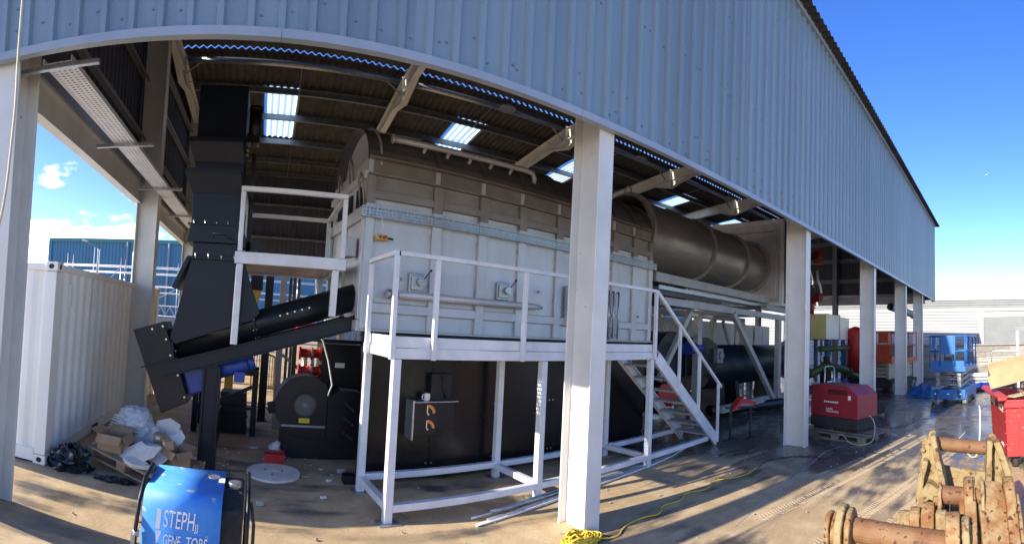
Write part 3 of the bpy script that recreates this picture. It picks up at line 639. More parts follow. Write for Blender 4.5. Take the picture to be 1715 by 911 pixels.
hs = pthing('filter_housing', 'tall grey boxed housing with frame corners that the drum runs into', 'housing', (12.1, .72, 3.2))
HU0, HU1, HV0, HV1, HZ0, HZ1 = 12.08, 14.6, .72, 4.4, 3.22, 6.05
m = MB(); m.box(HU0+.05, HU1-.05, HV0+.05, HV1-.05, HZ0+.05, HZ1-.05); m.build('housing_body', 'casing_grey', hs)
for u in (HU0, HU1-.12):
    for v in (HV0, HV1-.12):
        m = MB(); m.box(u, u+.12, v, v+.12, HZ0, HZ1); m.build('corner_post', 'white_steel', hs, bev=.006)
for z in (HZ0, HZ1-.13):
    m = MB(); m.box(HU0+.005, HU0+.10, HV0+.121, HV1-.121, z, z+.13); m.build('frame_rail', 'white_steel', hs, bev=.006)
    m = MB(); m.box(HU0+.121, HU1-.121, HV0+.005, HV0+.10, z, z+.13); m.build('frame_rail', 'white_steel', hs, bev=.006)
for a, b in ((HV0+.25, HV0+1.75), (HV0+1.9, HV1-.25)):
    m = MB(); m.box(HU0+.025, HU0+.049, a, b, HZ0+.28, HZ1-.36); m.build('panel', 'casing_grey', hs, bev=.008)
    m = MB(); m.box(HU0+.018, HU0+.0249, a+.05, b-.05, HZ1-.40, HZ1-.385); m.build('panel_dark_strip', 'black_line', hs)  # black strip across the panel face, near its top
m = MB(); m.tube([(HU0+.13, HV0-.03, z) for z in (3.3, 4.2, 5.1, 5.95)], .022, 8); m.tube([(HU0+.22, HV0-.03, z) for z in (3.3, 4.2, 5.1, 5.95)], .016, 8); m.build('conduit', 'dark_rubber', hs)
m = MB(); m.box(HU0+.3, HU0+.75, HV0-.12, HV0, 4.0, 5.6); m.build('side_cabinet', 'galv_dull', hs, bev=.006)

sf = pthing('support_frame', 'grey steel support frame with diagonal braces under the far housing', 'frame', (8.5, .9, 0))
def sbar(p, q, w, h, name, mt='grey_frame'):
    m = MB(); m.bar(p, q, w, h); return m.build(name, mt, sf, bev=.005)
sbar((5.9,.95,2.86), (14.6,.95,2.86), .14, .16, 'beam'); sbar((5.9,3.3,2.86), (14.6,3.3,2.86), .14, .16, 'beam'); sbar((5.9,1.2,3.38), (11.95,1.2,3.38), .16, .20, 'beam'); sbar((5.9,2.9,3.38), (11.95,2.9,3.38), .16, .20, 'beam')
sbar((11.0,.9,3.10), (14.6,.9,3.10), .2, .14, 'beam', 'galv_dull')
for u, v in ((12.2,.9), (8.4,3.3), (12.2,3.3), (14.5,.9), (14.5,3.3), (8.4,1.6), (10.6,3.3)):
    m = MB(); m.box(u-.10, u+.10, v-.08, v+.08, .025, 2.77); L = m.build('leg', 'grey_frame', sf, bev=.005)
    MB().box(u-.16, u+.16, v-.15, v+.15, 0, .025).build('foot_plate', 'galv', L, base=sf['_b'])
sbar((9.0,.9,2.78), (11.9,.9,.26), .12, .16, 'brace'); sbar((7.4,1.2,2.75), (6.2,1.2,1.2), .10, .12, 'brace'); sbar((9.0,3.3,2.75), (10.5,3.3,.5), .10, .12, 'brace'); sbar((12.9,3.3,2.75), (14.4,3.3,.5), .10, .12, 'brace')
sbar((8.6,1.0,.34), (12.08,1.0,.34), .14, .18, 'sill_beam'); sbar((8.5,3.3,.34), (14.4,3.3,.34), .14, .18, 'sill_beam'); sbar((12.32,.9,.3), (14.4,.9,.3), .14, .16, 'sill_beam')
for u in (9.6, 11.0): sbar((u,1.03,2.86), (u,3.22,2.86), .10, .12, 'cross_beam')
m = MB()
for u in [5.9+.12*i for i in range(50)]: m.box(u, u+.03, 1.05, 1.35, 3.14, 3.17)
m.box(5.9, 11.95, 1.05, 1.06, 3.12, 3.2); m.box(5.9, 11.95, 1.34, 1.35, 3.12, 3.2); m.build('ladder_tray', 'galv', sf)
for u in (7.95, 8.7):
    m = MB(); m.box(u-.14, u+.14, 1.4, 1.6, 2.66, 2.73); m.build('floodlight_body', 'label_white', sf, bev=.01)
m = MB(); m.box(12.09, 12.12, .80, .815, 1.42, 1.48); m.build('stop_sticker', 'label_yellow', sf)

tk = pthing('black_tank', 'long black horizontal tank lying under the support frame', 'tank', (13, 2.3, 0))
m = MB(); m.tube([(9.6,2.5,1.28),(17.6,2.5,1.28)], .66, 40); m.build('shell', 'navy_paint', tk)
m = MB(); m.cyl((17.6,2.5,1.28), (17.66,2.5,1.28), .86, 40); m.build('end_flange', 'galv_dull', tk)
m = MB()
for k in range(22):
    t = 2*pi*k/22; q = Vector((17.57, 2.5+.80*cos(t), 1.28+.80*sin(t))); m.cyl(q, q+Vector((.10,0,0)), .018, 6)
m.build('flange_bolts', 'galv', tk)
for u in (10.6, 11.6, 15.2):
    m = MB(); m.prism([(1.95,0),(3.05,0),(2.95,.9),(2.05,.9)], 'x', u-.12, u+.12); m.build('saddle', 'black_paint', tk, bev=.005)

# elevator housing, motor, red cover in front of the tank
ev = pthing('chain_conveyor', 'black inclined chain conveyor with red cover plate behind the stair', 'conveyor', (8.2, 2.2, 0))
m = MB(); m.bar((7.2,2.2,.45), (9.3,2.2,1.75), .5, .42); m.build('trough', 'black_paint', ev, bev=.01)
m = MB(); m.prism([(8.1,1.15),(9.75,1.15),(9.75,1.95),(9.2,2.15),(8.1,2.15)], 'y', 1.75, 2.7); m.build('head_box', 'black_paint', ev, bev=.01)
m = MB(); m.cyl((7.75,1.9,1.55), (7.75,2.6,1.55), .72, 28); m.build('wheel_guard', 'black_paint', ev, bev=.01)
m = MB(); m.prism([(7.05,1.02),(7.95,1.02),(7.55,.48),(6.75,.52)], 'y', 1.72, 1.745); m.build('red_cover', 'bright_red', ev, bev=.003)
m = MB(); m.cyl((8.0,1.62,1.86), (8.55,1.62,1.86), .14, 16); m.cyl((7.93,1.62,1.86), (8.0,1.62,1.86), .16, 16); m.build('gear_motor', 'motor_blue', ev)
m = MB(); m.box(9.5, 9.82, 1.60, 1.74, 1.45, 1.85); m.cyl((9.66,1.6,1.66), (9.66,1.54,1.66), .11, 14); m.build('shaft_bearing', 'galv_dull', ev, bev=.01)
for u in (8.3, 9.5):
    m = MB(); m.box(u-.05, u+.05, 2.3, 2.4, 0, 1.15); m.build('leg', 'grey_frame', ev)

# ------------------------------------------------------------------ feed tower, hopper, screw conveyor (world coordinates)
YC = 6.42
tw = wthing('feed_tower', 'tall dark navy square feed duct standing on the hopper, with flared collars', 'duct', (-.7, YC, 2.82))
m = MB(); m.box(-1.02, -.38, 6.12, 6.74, 3.26, 5.10); m.build('duct', 'navy_paint', tw, bev=.004)
m = MB(); m.box(-.98, -.36, 6.14, 6.72, 2.84, 3.02); m.build('throat', 'navy_paint', tw, bev=.004)
m = MB(); m.prism([(-1.06,3.02),(-.30,3.02),(-.27,3.06),(-.34,3.25),(-1.02,3.25)], 'y', 6.08, 6.78); vb = m.build('valve_body', 'navy_paint', tw, bev=.004)
m = MB(); m.tube([(-.70,6.06,3.08),(-.72,6.05,3.13),(-.56,6.05,3.13),(-.52,6.05,3.09),(-.42,6.05,3.07)], .008, 6); m.build('handle', 'black_line', vb, base=tw['_b'])
for zt, k in ((3.97, 0), (4.38, 1)):
    m = MB(); a, b, c, d = -1.13+.02*k, -.40, 6.02, 6.82; e = .13
    m.add([(a,c,zt),(b,c,zt),(b,d,zt),(a,d,zt),(-1.03,6.11,zt-.30),(-.375,6.11,zt-.30),(-.375,6.75,zt-.30),(-1.03,6.75,zt-.30),(a,c,zt-.06),(b,c,zt-.06),(b,d,zt-.06),(a,d,zt-.06)],
          [(0,1,2,3),(0,8,9,1),(1,9,10,2),(2,10,11,3),(3,11,8,0),(8,4,5,9),(9,5,6,10),(10,6,7,11),(11,7,4,8)]); m.build('collar', 'navy_paint', tw)
    m = MB(); m.box(-.90, -.62, 6.04, 6.06, zt-.115, zt-.095); m.build('slot', 'black_line', tw)
m = MB(); m.box(-1.06, -.34, 6.08, 6.78, 3.252, 3.27); m.build('flange', 'navy_paint', tw)
m = MB()
for i in range(5): m.cyl((-.98+i*.15, 6.10, 3.23), (-.98+i*.15, 6.10, 3.31), .012, 6)
for i in range(4): m.cyl((-.93+i*.17, 6.10, 2.80), (-.93+i*.17, 6.10, 2.88), .012, 6)
m.build('bolts', 'steel_bright', tw)
m = MB(); m.cyl((-.27, 6.3, 4.50), (-.27, 6.3, 4.85), .085, 14); m.box(-.37, -.2, 6.22, 6.4, 4.40, 4.52); m.cyl((-.27,6.3,4.85), (-.27,6.3,4.9), .095, 14); m.build('gear_motor', 'black_paint', tw)
m = MB(); m.tube([(-.30,6.2,4.42),(-.29,6.16,4.28),(-.33,6.16,4.22),(-.36,6.2,4.26)], .012, 6); m.build('cable', 'dark_rubber', tw)
m = MB(); m.box(-.36, -.33, 6.2, 6.25, 4.22, 4.30); m.build('cable_gland', 'yellow_paint', tw)
m = MB(); m.box(-.30, -.24, 6.5, 6.56, 2.9, 4.35); m.build('conduit', 'black_paint', tw)
m = MB(); m.box(-.34, -.12, 6.5, 6.7, 3.0, 3.12); m.build('terminal_box', 'black_paint', tw)

ho = wthing('feed_hopper', 'dark hopper tapering over the lower end of the screw conveyor', 'hopper', (-.7, YC, 1.7))
HP = [(-.99,2.82), (-.30,2.82), (-.045,2.15), (-.12,2.05), (-1.13,1.66), (-1.20,1.74)]
m = MB(); m.prism(HP, 'y', 6.14, 6.70); m.build('hopper_body', 'navy_paint', ho, bev=.004)
m = MB(); m.bar((-1.02,6.42,2.82), (-1.20,6.42,2.40), .62, .06, (1,0,.43)); m.build('inspection_flap', 'navy_paint', ho, bev=.004)
m = MB(); m.box(-1.03, -.29, 6.09, 6.75, 2.80, 2.835); m.build('flange', 'navy_paint', ho)
sc = wthing('screw_conveyor', 'black inclined screw conveyor tube feeding the end of the grey furnace', 'conveyor', (-1.2, YC, 1.0))
A_, B_ = Vector((-1.22, YC, 1.60)), Vector((1.42, YC, 2.51)); dA = (B_-A_).normalized(); nA = Vector((-dA.z, 0, dA.x))
m = MB(); m.tube([A_, B_], .185, 28); m.build('tube', 'black_paint', sc)
for t in (.02, .42, .99):
    c = A_.lerp(B_, t); m = MB(); m.ring(c, dA, .25, .186, .03, 28); fl = m.build('flange', 'black_paint', sc)
    m = MB()
    for k in range(10):
        a = 2*pi*k/10; q = c + (nA*cos(a) + Vector((0,1,0))*sin(a))*.22; m.cyl(q-dA*.03, q+dA*.03, .010, 6)
    m.build('flange_bolts', 'steel_bright', fl, base=sc['_b'])
c = A_.lerp(B_, .62); m = MB(); m.bar(c-dA*.22+Vector((0,-.19,.02)), c+dA*.22+Vector((0,-.19,.02)), .012, .05); m.build('seam_strip', 'black_paint', sc)
m = MB()
for i in range(5): q = c-dA*(.2-.1*i)+Vector((0,-.20,.03)); m.cyl(q, q+Vector((0,-.02,0)), .012, 6)
m.build('bolts', 'steel_bright', sc)
# drive casing at the low end, square to the screw
def oq(o, a, b): return o + dA*a + nA*b
O2 = Vector((-1.27, 0, 1.60))
pts = [oq(O2, -.36, .34), oq(O2, .08, .34), oq(O2, .12, -.78), oq(O2, -.28, -.84)]
m = MB(); m.prism([(q.x, q.z) for q in pts], 'y', 6.16, 6.66); dc = m.build('drive_casing', 'black_paint', sc, bev=.008)
m = MB(); q0, q1 = oq(O2, -.38, -.18), oq(O2, .14, -.18); m.bar((q0.x, 6.41, q0.z), (q1.x, 6.41, q1.z), .56, .014); m.build('casing_flange', 'black_paint', dc, base=sc['_b'])
m = MB()
for a, b in ((.05,.28),(.05,.1),(.05,-.12),(-.1,.28),(.08,-.4),(.09,-.7)): q = oq(O2, a, b); m.cyl((q.x,6.16,q.z), (q.x,6.145,q.z), .014, 6)
m.build('bolts', 'steel_bright', dc, base=sc['_b'])
m = MB(); p0, p1 = oq(O2, .13, -.54), oq(O2, .56, -.54); m.bar((p0.x,6.42,p0.z), (p1.x,6.42,p1.z), .34, .34); m.build('gearbox', 'motor_blue', sc, bev=.03)
p2, p3 = oq(O2, .56, -.48), oq(O2, 1.02, -.48); m = MB(); m.cyl((p2.x,6.32,p2.z), (p3.x,6.32,p3.z), .115, 18); mo = m.build('motor', 'motor_blue', sc)
m = MB(); p4 = oq(O2, 1.10, -.48); m.cyl((p3.x,6.32,p3.z), (p4.x,6.32,p4.z), .125, 18, .10); m.build('fan_cowl', 'motor_blue', mo, base=sc['_b'])
m = MB(); q = oq(O2, .86, -.62); m.box(q.x-.07, q.x+.07, 6.2, 6.36, q.z-.08, q.z+.06); m.build('terminal_box', 'motor_blue', mo, base=sc['_b'], bev=.01)
# channel frame carrying it
fr_ = wthing('conveyor_support', 'dark steel channel frame on a thick post carrying the screw conveyor', 'support frame', (-.62, 6.3, 0))
for y in (6.15, 6.72):
    s_ = -1 if y < 6.4 else 1
    a, b = Vector((-1.28, y, 1.30)), Vector((1.40, y, 2.16)); m = MB(); m.bar(a, b, .012, .19); m.bar(a+nA*.09+Vector((0,s_*.035,0)), b+nA*.09+Vector((0,s_*.035,0)), .08, .014); m.bar(a-nA*.09+Vector((0,s_*.035,0)), b-nA*.09+Vector((0,s_*.035,0)), .08, .014); m.build('channel', 'navy_paint', fr_)
for t in (.1, .45, .8):
    q = Vector((-1.28, 0, 1.28)).lerp(Vector((1.40, 0, 2.14)), t); m = MB(); m.bar((q.x, 6.16, q.z), (q.x, 6.71, q.z), .08, .08); m.build('cross_member', 'navy_paint', fr_)
m = MB(); m.box(-.735, -.705, 6.16, 6.40, 0, 1.40); m.box(-.535, -.505, 6.16, 6.40, 0, 1.40); m.box(-.705, -.535, 6.19, 6.215, 0, 1.42); m.build('post', 'navy_paint', fr_, bev=.004)
# white access frame straddling the conveyor
af = wthing('guard_frame', 'white tubular guard platform standing over the screw conveyor', 'guard frame', (.3, 6.3, 1.7))
def abar(p, q, w=.07, name='tube'):
    m = MB(); m.bar(p, q, w, w); return m.build(name, 'white_steel', af, bev=.005)
AX0, AX1, AY0, AY1 = -.35, .98, 6.05, 7.62
for x, zb in ((AX0, 1.72), (AX1-.09, 2.16)):
    abar((x,AY0,zb), (x+.01,AY0,2.76), .085, 'leg'); abar((x,AY1,zb), (x,AY1,2.76), .085, 'leg')
for y in (AY0, AY1):
    for x in (AX0, AX1): abar((x,y,2.92), (x,y,3.70), .06, 'post')
    m = MB(); m.bar((AX0-.06,y,2.84), (AX1+.05,y,2.84), .08, .15); m.build('deck_edge', 'white_steel', af, bev=.005)
    abar((AX0-.03,y,3.735), (AX1+.03,y,3.735), .06, 'handrail')
for x in (AX0, AX1):
    abar((x,AY0+.04,3.735), (x,AY1-.04,3.735), .058, 'handrail'); m = MB(); m.bar((x,AY0+.042,2.84), (x,AY1-.042,2.84), .07, .13); m.build('deck_edge', 'white_steel', af, bev=.005)
m = MB(); perforated(m, AX0+.05, AX1-.05, AY0+.05, AY1-.05, 2.88, (.06,.02), (.10,.045)); m.box(AX0+.05, AX1-.05, AY0+.05, AY1-.05, 2.80, 2.802); m.build('grating', 'galv_dull', af, fix=False)

# ------------------------------------------------------------------ fan, burner, base
fn = wthing('blower_fan', 'black scroll housed blower fan with round mesh intake and yellow arrow sticker', 'fan', (.8, 7.2, 0))
FC = Vector((.72, 0, .80))
sp_ = [(FC.x+.45*sin(radians(a)), FC.z+.46*cos(radians(a))) for a in range(-170, 41, 10)] + [(1.06, 1.05), (1.06, .33)]
m = MB(); m.prism(sp_, 'y', 7.05, 7.45); m.build('scroll_housing', 'black_paint', fn, bev=.006)
m = MB(); m.ring((FC.x+.0,7.04,FC.z+.02), (0,1,0), .19, .165, .03, 28); m.build('intake_ring', 'dark_rubber', fn)
m = MB()
for r in [.02+.018*i for i in range(9)]: m.ring((FC.x,7.038,FC.z+.02), (0,1,0), r+.004, r, .006, 24)
for a in range(12): t = pi*a/12; m.bar((FC.x-.165*cos(t),7.04,FC.z+.02-.165*sin(t)), (FC.x+.165*cos(t),7.04,FC.z+.02+.165*sin(t)), .004, .004)
m.build('intake_mesh', 'galv_dull', fn)
m = MB(); m.box(.64, .80, 7.040, 7.046, .555, .625); st = m.build('arrow_sticker', 'label_yellow', fn)
m = MB(); m.box(.68, .74, 7.034, 7.0395, .586, .594); m.prism([(.74,.577),(.765,.590),(.74,.603)], 'y', 7.034, 7.0395); m.build('arrow', 'bright_red', st, base=fn['_b'])
m = MB(); m.box(.38, 1.04, 7.035, 7.049, .49, .52); m.build('stiffener_strip', 'galv_dull', fn)
m = MB(); m.prism([(1.065,.96),(1.28,1.06),(1.56,1.04),(1.56,.16),(1.30,.18),(1.065,.34)], 'y', 7.08, 7.40); lb = m.build('damper_box', 'black_paint', fn, bev=.005)
for z in (.82, .60, .38):
    m = MB(); m.bar((1.33,7.06,z+.05), (1.47,7.06,z-.06), .02, .035); m.cyl((1.33,7.08,z+.05), (1.33,7.03,z+.05), .025, 10); m.cyl((1.47,7.08,z-.06), (1.47,7.03,z-.06), .02, 10); m.build('damper_lever', 'dark_rubber', lb, base=fn['_b'])
m = MB(); m.box(.40, 1.60, 7.12, 7.9, .0, .50); m.build('plinth', 'black_paint', fn, bev=.006)
m = MB(); m.tube([(.30,7.3,.72),(.18,7.28,.66)], .05, 10); m.cyl((.36,7.3,.75), (.18,7.3,.70), .09, 14); m.build('shaft_guard', 'dark_rubber', fn)
bn = wthing('burner_unit', 'black burner cabinet with two red gas pipes above the blower fan', 'burner', (1.2, 7.9, .5))
m = MB(); m.box(1.02, 1.70, 7.7, 8.5, .52, 1.72); m.build('cabinet', 'black_paint', bn, bev=.006)
m = MB(); m.box(1.24, 1.40, 7.69, 7.699, 1.34, 1.42); m.build('name_plate', 'label_white', bn)
for z in (1.54, 1.05+.2):
    m = MB(); m.cyl((.64,7.85,z), (1.02,7.85,z), .075, 16); gp = m.build('gas_pipe', 'bright_red', bn)
    for x in (.66, .86, 1.0): MB().ring((x,7.85,z), (1,0,0), .11, .076, .035, 18).build('pipe_flange', 'bright_red' if x != .86 else 'galv_dull', gp, base=bn['_b'])
for x in (.56,):
    m = MB(); m.box(x-.035, x+.035, 7.72, 7.79, 0.502, 1.74); m.build('frame_post', 'black_paint', bn)
m = MB(); m.box(.53, 1.70, 7.72, 7.79, 1.745, 1.80); m.build('frame_rail', 'black_paint', bn)
m = MB(); m.box(.6, 1.15, 8.0, 8.5, 1.81, 2.05); m.build('red_manifold', 'bright_red', bn, bev=.02)
m = MB(); m.cyl((.78,8.2,1.0),(.78,8.2,1.45),.05,12); m.cyl((.92,8.2,1.0),(.92,8.2,1.45),.03,12); m.build('regulator', 'steel_bright', bn)
m = MB(); m.tube([(.80,7.0,1.92),(.92,6.98,1.8),(1.02,6.98,1.5),(1.10,6.98,1.15),(1.05,7.0,.98)], .012, 8); tag(m.build('grey_hose', 'cable_white'), 'thin grey hose hanging down in front of the black burner cabinet', 'hose')

# ------------------------------------------------------------------ small dark steel stand and bins behind the conveyor post
sd_ = wthing('steel_stand', 'dark steel stand with diagonal brace behind the conveyor post', 'stand', (-.5, 8.3, 0))
for x in (-1.08, -.05):
    for y in (8.25, 8.9):
        m = MB(); m.box(x-.05, x+.05, y-.05, y+.05, 0, 1.05); L = m.build('leg', 'navy_paint', sd_, bev=.004)
        MB().box(x-.1, x+.1, y-.09, y+.09, 0, .012).build('foot_plate', 'galv_dull', L, base=sd_['_b'])
for y in (8.25, 8.9):
    m = MB(); m.bar((-1.13,y,1.10), (0,y,1.10), .09, .09); m.build('top_rail', 'navy_paint', sd_, bev=.004)
m = MB(); m.bar((-1.03,8.25,.42), (-.1,8.25,.86), .05, .06); m.build('brace', 'navy_paint', sd_)
m = MB(); m.bar((-1.03,8.25,.48), (-.1,8.25,.48), .05, .05); m.build('lower_rail', 'navy_paint', sd_)
bi = wthing('steel_bin', 'dark open steel bin standing under the small steel stand', 'bin', (-.4, 8.6, 0))
m = MB(); m.prism([(-.66,.0),(-.16,.0),(-.20,.72),(-.66,.72)], 'y', 8.38, 8.8); m.build('bin_body', 'navy_paint', bi, bev=.01)
m = MB(); m.box(-.68, -.15, 8.35, 8.379, .30, .34); m.build('bin_rim', 'navy_paint', bi)
m = MB(); m.prism([(-.60,0),(-.60,.52),(-.82,.44),(-.82,0)], 'y', 7.3, 8.2); tag(m.build('steel_trough', 'navy_paint', bev=.01), 'dark narrow steel trough on the floor behind the conveyor post', 'trough')

# yellow barrier, pale post, and the far side of the plant
yb = wthing('safety_barrier', 'yellow railed safety barrier seen through the shed behind the blower fan', 'barrier', (.15, 13.2, 0))
m = MB(); P0, P1 = Vector((-.22,13.0,1.25)), Vector((.42,13.0,1.00))
for a, b in (((-.22,13,.10),(-.22,13,1.27)), ((.42,13,.10),(.42,13,1.02)), ((-.22,13,.14),(.42,13,.14)), (P0, P1)): m.tube([a, b], .03, 8)
m.build('frame', 'yellow_paint', yb)
for i in range(8):
    x = -.15+i*.072; m = MB(); m.tube([(x,13,.15), (x,13,1.25-.39*(x+.22)-.01)], .013, 6); m.build('upright', 'yellow_paint', yb)
yp = wthing('yellow_post', 'yellow guard post standing behind the blue gearmotor', 'post', (-.75, 11.5, 0)); m = MB(); m.box(-.83, -.62, 11.4, 11.6, 0, 1.45); m.build('post_body', 'yellow_paint', yp, bev=.01); m = MB(); m.box(-.9,-.55,11.33,11.67,0,.02); m.build('base_plate', 'yellow_paint', yp)
ys = wthing('yellow_chute', 'orange yellow tapered chute hanging behind the guard frame', 'chute', (-.2, 9.5, 2.0))
m = MB(); m.prism([(-.27,2.62),(-.06,2.62),(-.20,2.05),(-.30,2.05)], 'y', 9.4, 9.7); m.build('chute_body', 'yellow_paint', ys, bev=.004); m = MB(); m.box(-.28,-.04,9.36,9.74,2.63,2.95); m.build('chute_top', 'black_paint', ys)
rp = wthing('pipe_riser', 'pale vertical riser pipes and post behind the burner', 'pipe riser', (.36, 9.0, 0))
m = MB(); m.box(.30, .42, 8.95, 9.07, 0, 3.2); m.build('post', 'grey_frame', rp, bev=.005)
for x in (.50, .58, .66): m = MB(); m.cyl((x, 9.05, .6), (x, 9.05, 3.2), .03, 10); m.build('pipe', 'steel_bright', rp)
m = MB(); m.bar((.42,9.0,1.4), (.95,9.0,1.0), .05, .06); m.build('brace', 'grey_frame', rp)
dk = wthing('dark_riser', 'dark square steel riser behind the guard frame', 'riser', (.1, 9.6, 0)); m = MB(); m.box(.02, .18, 9.5, 9.7, 0, 3.4); m.build('riser_body', 'black_paint', dk, bev=.005); m = MB(); m.box(-.02,.22,9.46,9.74,0,.02); m.build('base_plate', 'black_paint', dk)
rt = thing('red_tub', 'small red plastic tub on the floor beside the blower fan', 'tub', (.30, 6.82, 0))
m = MB(); a, b, h = .13, .10, .16
m.add([(-a,-b,0),(a,-b,0),(a,b,0),(-a,b,0),(-a-.02,-b-.02,h),(a+.02,-b-.02,h),(a+.02,b+.02,h),(-a-.02,b+.02,h),(-a,-b,h),(a,-b,h),(a,b,h),(-a,b,h),(-a+.02,-b+.02,.02),(a-.02,-b+.02,.02),(a-.02,b-.02,.02),(-a+.02,b-.02,.02)],
  [(0,3,2,1),(0,1,5,4),(1,2,6,5),(2,3,7,6),(3,0,4,7),(4,5,9,8),(5,6,10,9),(6,7,11,10),(7,4,8,11),(8,9,13,12),(9,10,14,13),(10,11,15,14),(11,8,12,15),(12,13,14,15)]); m.build('tub_body', 'bright_red', rt)
m = MB(); m.ring((0,-.128,.11), (0,1,0), .022, .012, .012, 12); m.build('grip', 'bright_red', rt)
pb = MB(); pb.tube([(.32+.05*sin(i*1.7), 7.02+.03*cos(i*2.1), .02+.05*i) for i in range(6)], .07, 9, True, [.08,.10,.09,.08,.06,.03]); tag(pb.build('crumpled_bag', 'clear_plastic'), 'crumpled clear plastic bag behind the small red tub', 'bag')
dsc = thing('cable_drum_disc', 'round chipboard cable drum end lying on the floor near the fan', 'drum end', (.28, 6.35, 0))
m = MB(); n = 36; ro = .36
m.ring((0,0,.02), (0,0,1), ro, .045, .03, n); m.build('disc', 'plaster', dsc)
m = MB()
for k in range(3): t = 2*pi*k/3+.4; m.cyl((.13*cos(t),.13*sin(t),.036), (.13*cos(t),.13*sin(t),.040), .018, 10)
m.build('bolt_hole', 'black_line', dsc)

# ------------------------------------------------------------------ white shipping container
ct = wthing('shipping_container', 'white corrugated shipping container outside the shed beside the corner column', 'container', (-3.8, 5.3, 0))
CX0, CX1, CY0, CY1, CH = -5.02, -2.58, 5.44, 11.42, 2.62
for x in (CX0, CX1-.16):
    for y in (CY0, CY1-.18):
        m = MB(); m.box(x, x+.16, y, y+.18, .125, CH-.125); m.build('corner_post', 'container_paint', ct, bev=.006)
        for z in (0, CH-.118):
            X0, X1, Y0, Y1 = x-.004, x+.174 if x > -4 else x+.17, y-.006, y+.18
            m = MB(); m.box(X0, X1, Y0, Y1, z, z+.118); cc = m.build('corner_casting', 'container_paint', ct, bev=.008)
            m = MB(); m.prism([( (X0+X1)/2+.05*cos(t)*.8, z+.06+.034*sin(t)) for t in [2*pi*k/14 for k in range(14)]], 'y', Y0-.001, Y0+.012); m.prism([((Y0+Y1)/2+.03*cos(t), z+.06+.042*sin(t)) for t in [2*pi*k/14 for k in range(14)]], 'x', X1-.012, X1+.001); m.build('casting_hole', 'black_line', cc, base=ct['_b'])
for z0, z1, n_ in ((.02, .18, 'bottom_rail'), (CH-.11, CH-.02, 'top_rail')):
    for x in (CX0+.02, CX1-.10):
        if n_ == 'bottom_rail' and x > -4:
            for a, b in ((CY0+.181, 7.2), (7.56, 9.2), (9.56, CY1-.181)): m = MB(); m.box(x, x+.08, a, b, z0, z1); m.build(n_, 'container_paint', ct, bev=.004)
            for a in (7.2, 9.2): m = MB(); m.box(x-.2, x+.06, a+.001, a+.359, .03, .14); m.build('forklift_pocket', 'black_line', ct); m = MB(); m.box(x, x+.08, a+.001, a+.359, .142, .18); m.build(n_, 'container_paint', ct)
        else:
            m = MB(); m.box(x, x+.08, CY0+.181, CY1-.181, z0, z1); m.build(n_, 'container_paint', ct, bev=.004)
    for y in (CY0+.01, CY1-.09): m = MB(); m.box(CX0+.172, CX1-.172, y, y+.08, z0, z1); m.build(n_, 'container_paint', ct, bev=.004)
def trap(L, pitch=.278, d=.036):
    P = []; n = int(L/pitch); s_ = L/n
    for k in range(n): a = k*s_; P += [(a, 0), (a+s_*.26, 0), (a+s_*.5, d), (a+s_*.76, d)]
    P.append((L, 0)); return P
for x, sgn in ((CX1-.03, -1), (CX0+.03, 1)):
    T = trap(CY1-CY0-.36); m = MB(); m.strip([(x+sgn*d, CY0+.18+s_, .18) for s_, d in T], [(x+sgn*d, CY0+.18+s_, CH-.11) for s_, d in T]); m.build('side_panel', 'container_paint', ct, fix=False)
T = trap(CX1-CX0-.32, .25); m = MB(); m.strip([(CX0+.16+s_, CY0+.04+d, .18) for s_, d in T], [(CX0+.16+s_, CY0+.04+d, CH-.11) for s_, d in T]); m.build('end_panel', 'container_paint', ct, fix=False)
m = MB(); m.box(CX0+.16, CX1-.16, CY1-.08, CY1-.03, .18, CH-.11); m.build('end_panel', 'container_paint', ct)
m = MB(); m.box(CX0+.1, CX1-.1, CY0+.1, CY1-.1, CH-.05, CH-.03); m.build('roof_panel', 'container_paint', ct)
m = MB()
for y in (5.95, 6.85, 8.2, 9.4): m.box(CX1-.028, CX1-.012, y, y+.09, 2.05, 2.36)
m.build('vent_cover', 'container_paint', ct)

# ------------------------------------------------------------------ yard behind: blue building, scaffold, lamp
bb = wthing('blue_building', 'long blue profiled metal warehouse beyond the white container', 'building', (10, 60, 0))
def ribs(x0, x1, y, z0, z1, pitch, d, mname, parent, name, axis='x'):
    n = int((x1-x0)/pitch); A = []; B = []
    for k in range(n):
        a = x0+k*pitch
        for s_, dd in ((0,0),(pitch*.55,0),(pitch*.62,-d),(pitch*.93,-d)):
            q = (a+s_, y+dd) if axis == 'x' else (y+dd, a+s_); A.append((*q, z0)); B.append((*q, z1))
    m = MB(); m.strip(A, B); return m.build(name, mname, parent, fix=False)
for k in range(9): ribs(-29.5+k*12, -29.5+(k+1)*12, 60, 0, 10.7, .48, .07, 'blue_clad', bb, 'wall_sheet')
m = MB(); m.box(-29.8, 79, 59.75, 60.1, 10.65, 11.15); m.build('eaves_trim', 'teal_trim', bb)
m = MB(); m.box(-29.9, -29.4, 59.8, 85, 0, 10.9); m.build('end_wall', 'blue_clad', bb)
m = MB(); m.add([(-29.8,59.8,11.1),(79,59.8,11.1),(79,85,12.6),(-29.8,85,12.6)], [(0,1,2,3)]); m.build('roof', 'teal_trim', bb)
for x in (-18.2, -12.6, 4.0): m = MB(); m.cyl((x,59.6,0), (x,59.6,10.7), .14, 10); m.build('downpipe', 'white_clad', bb)
m = MB(); m.box(-31, 79, 59.1, 59.6, 0, 1.1); m.build('plinth', 'skirt', bb)
sf_ = wthing('scaffold', 'white tubular scaffold run in front of the blue warehouse', 'scaffold', (-8, 40, 0))
SY = 40.0
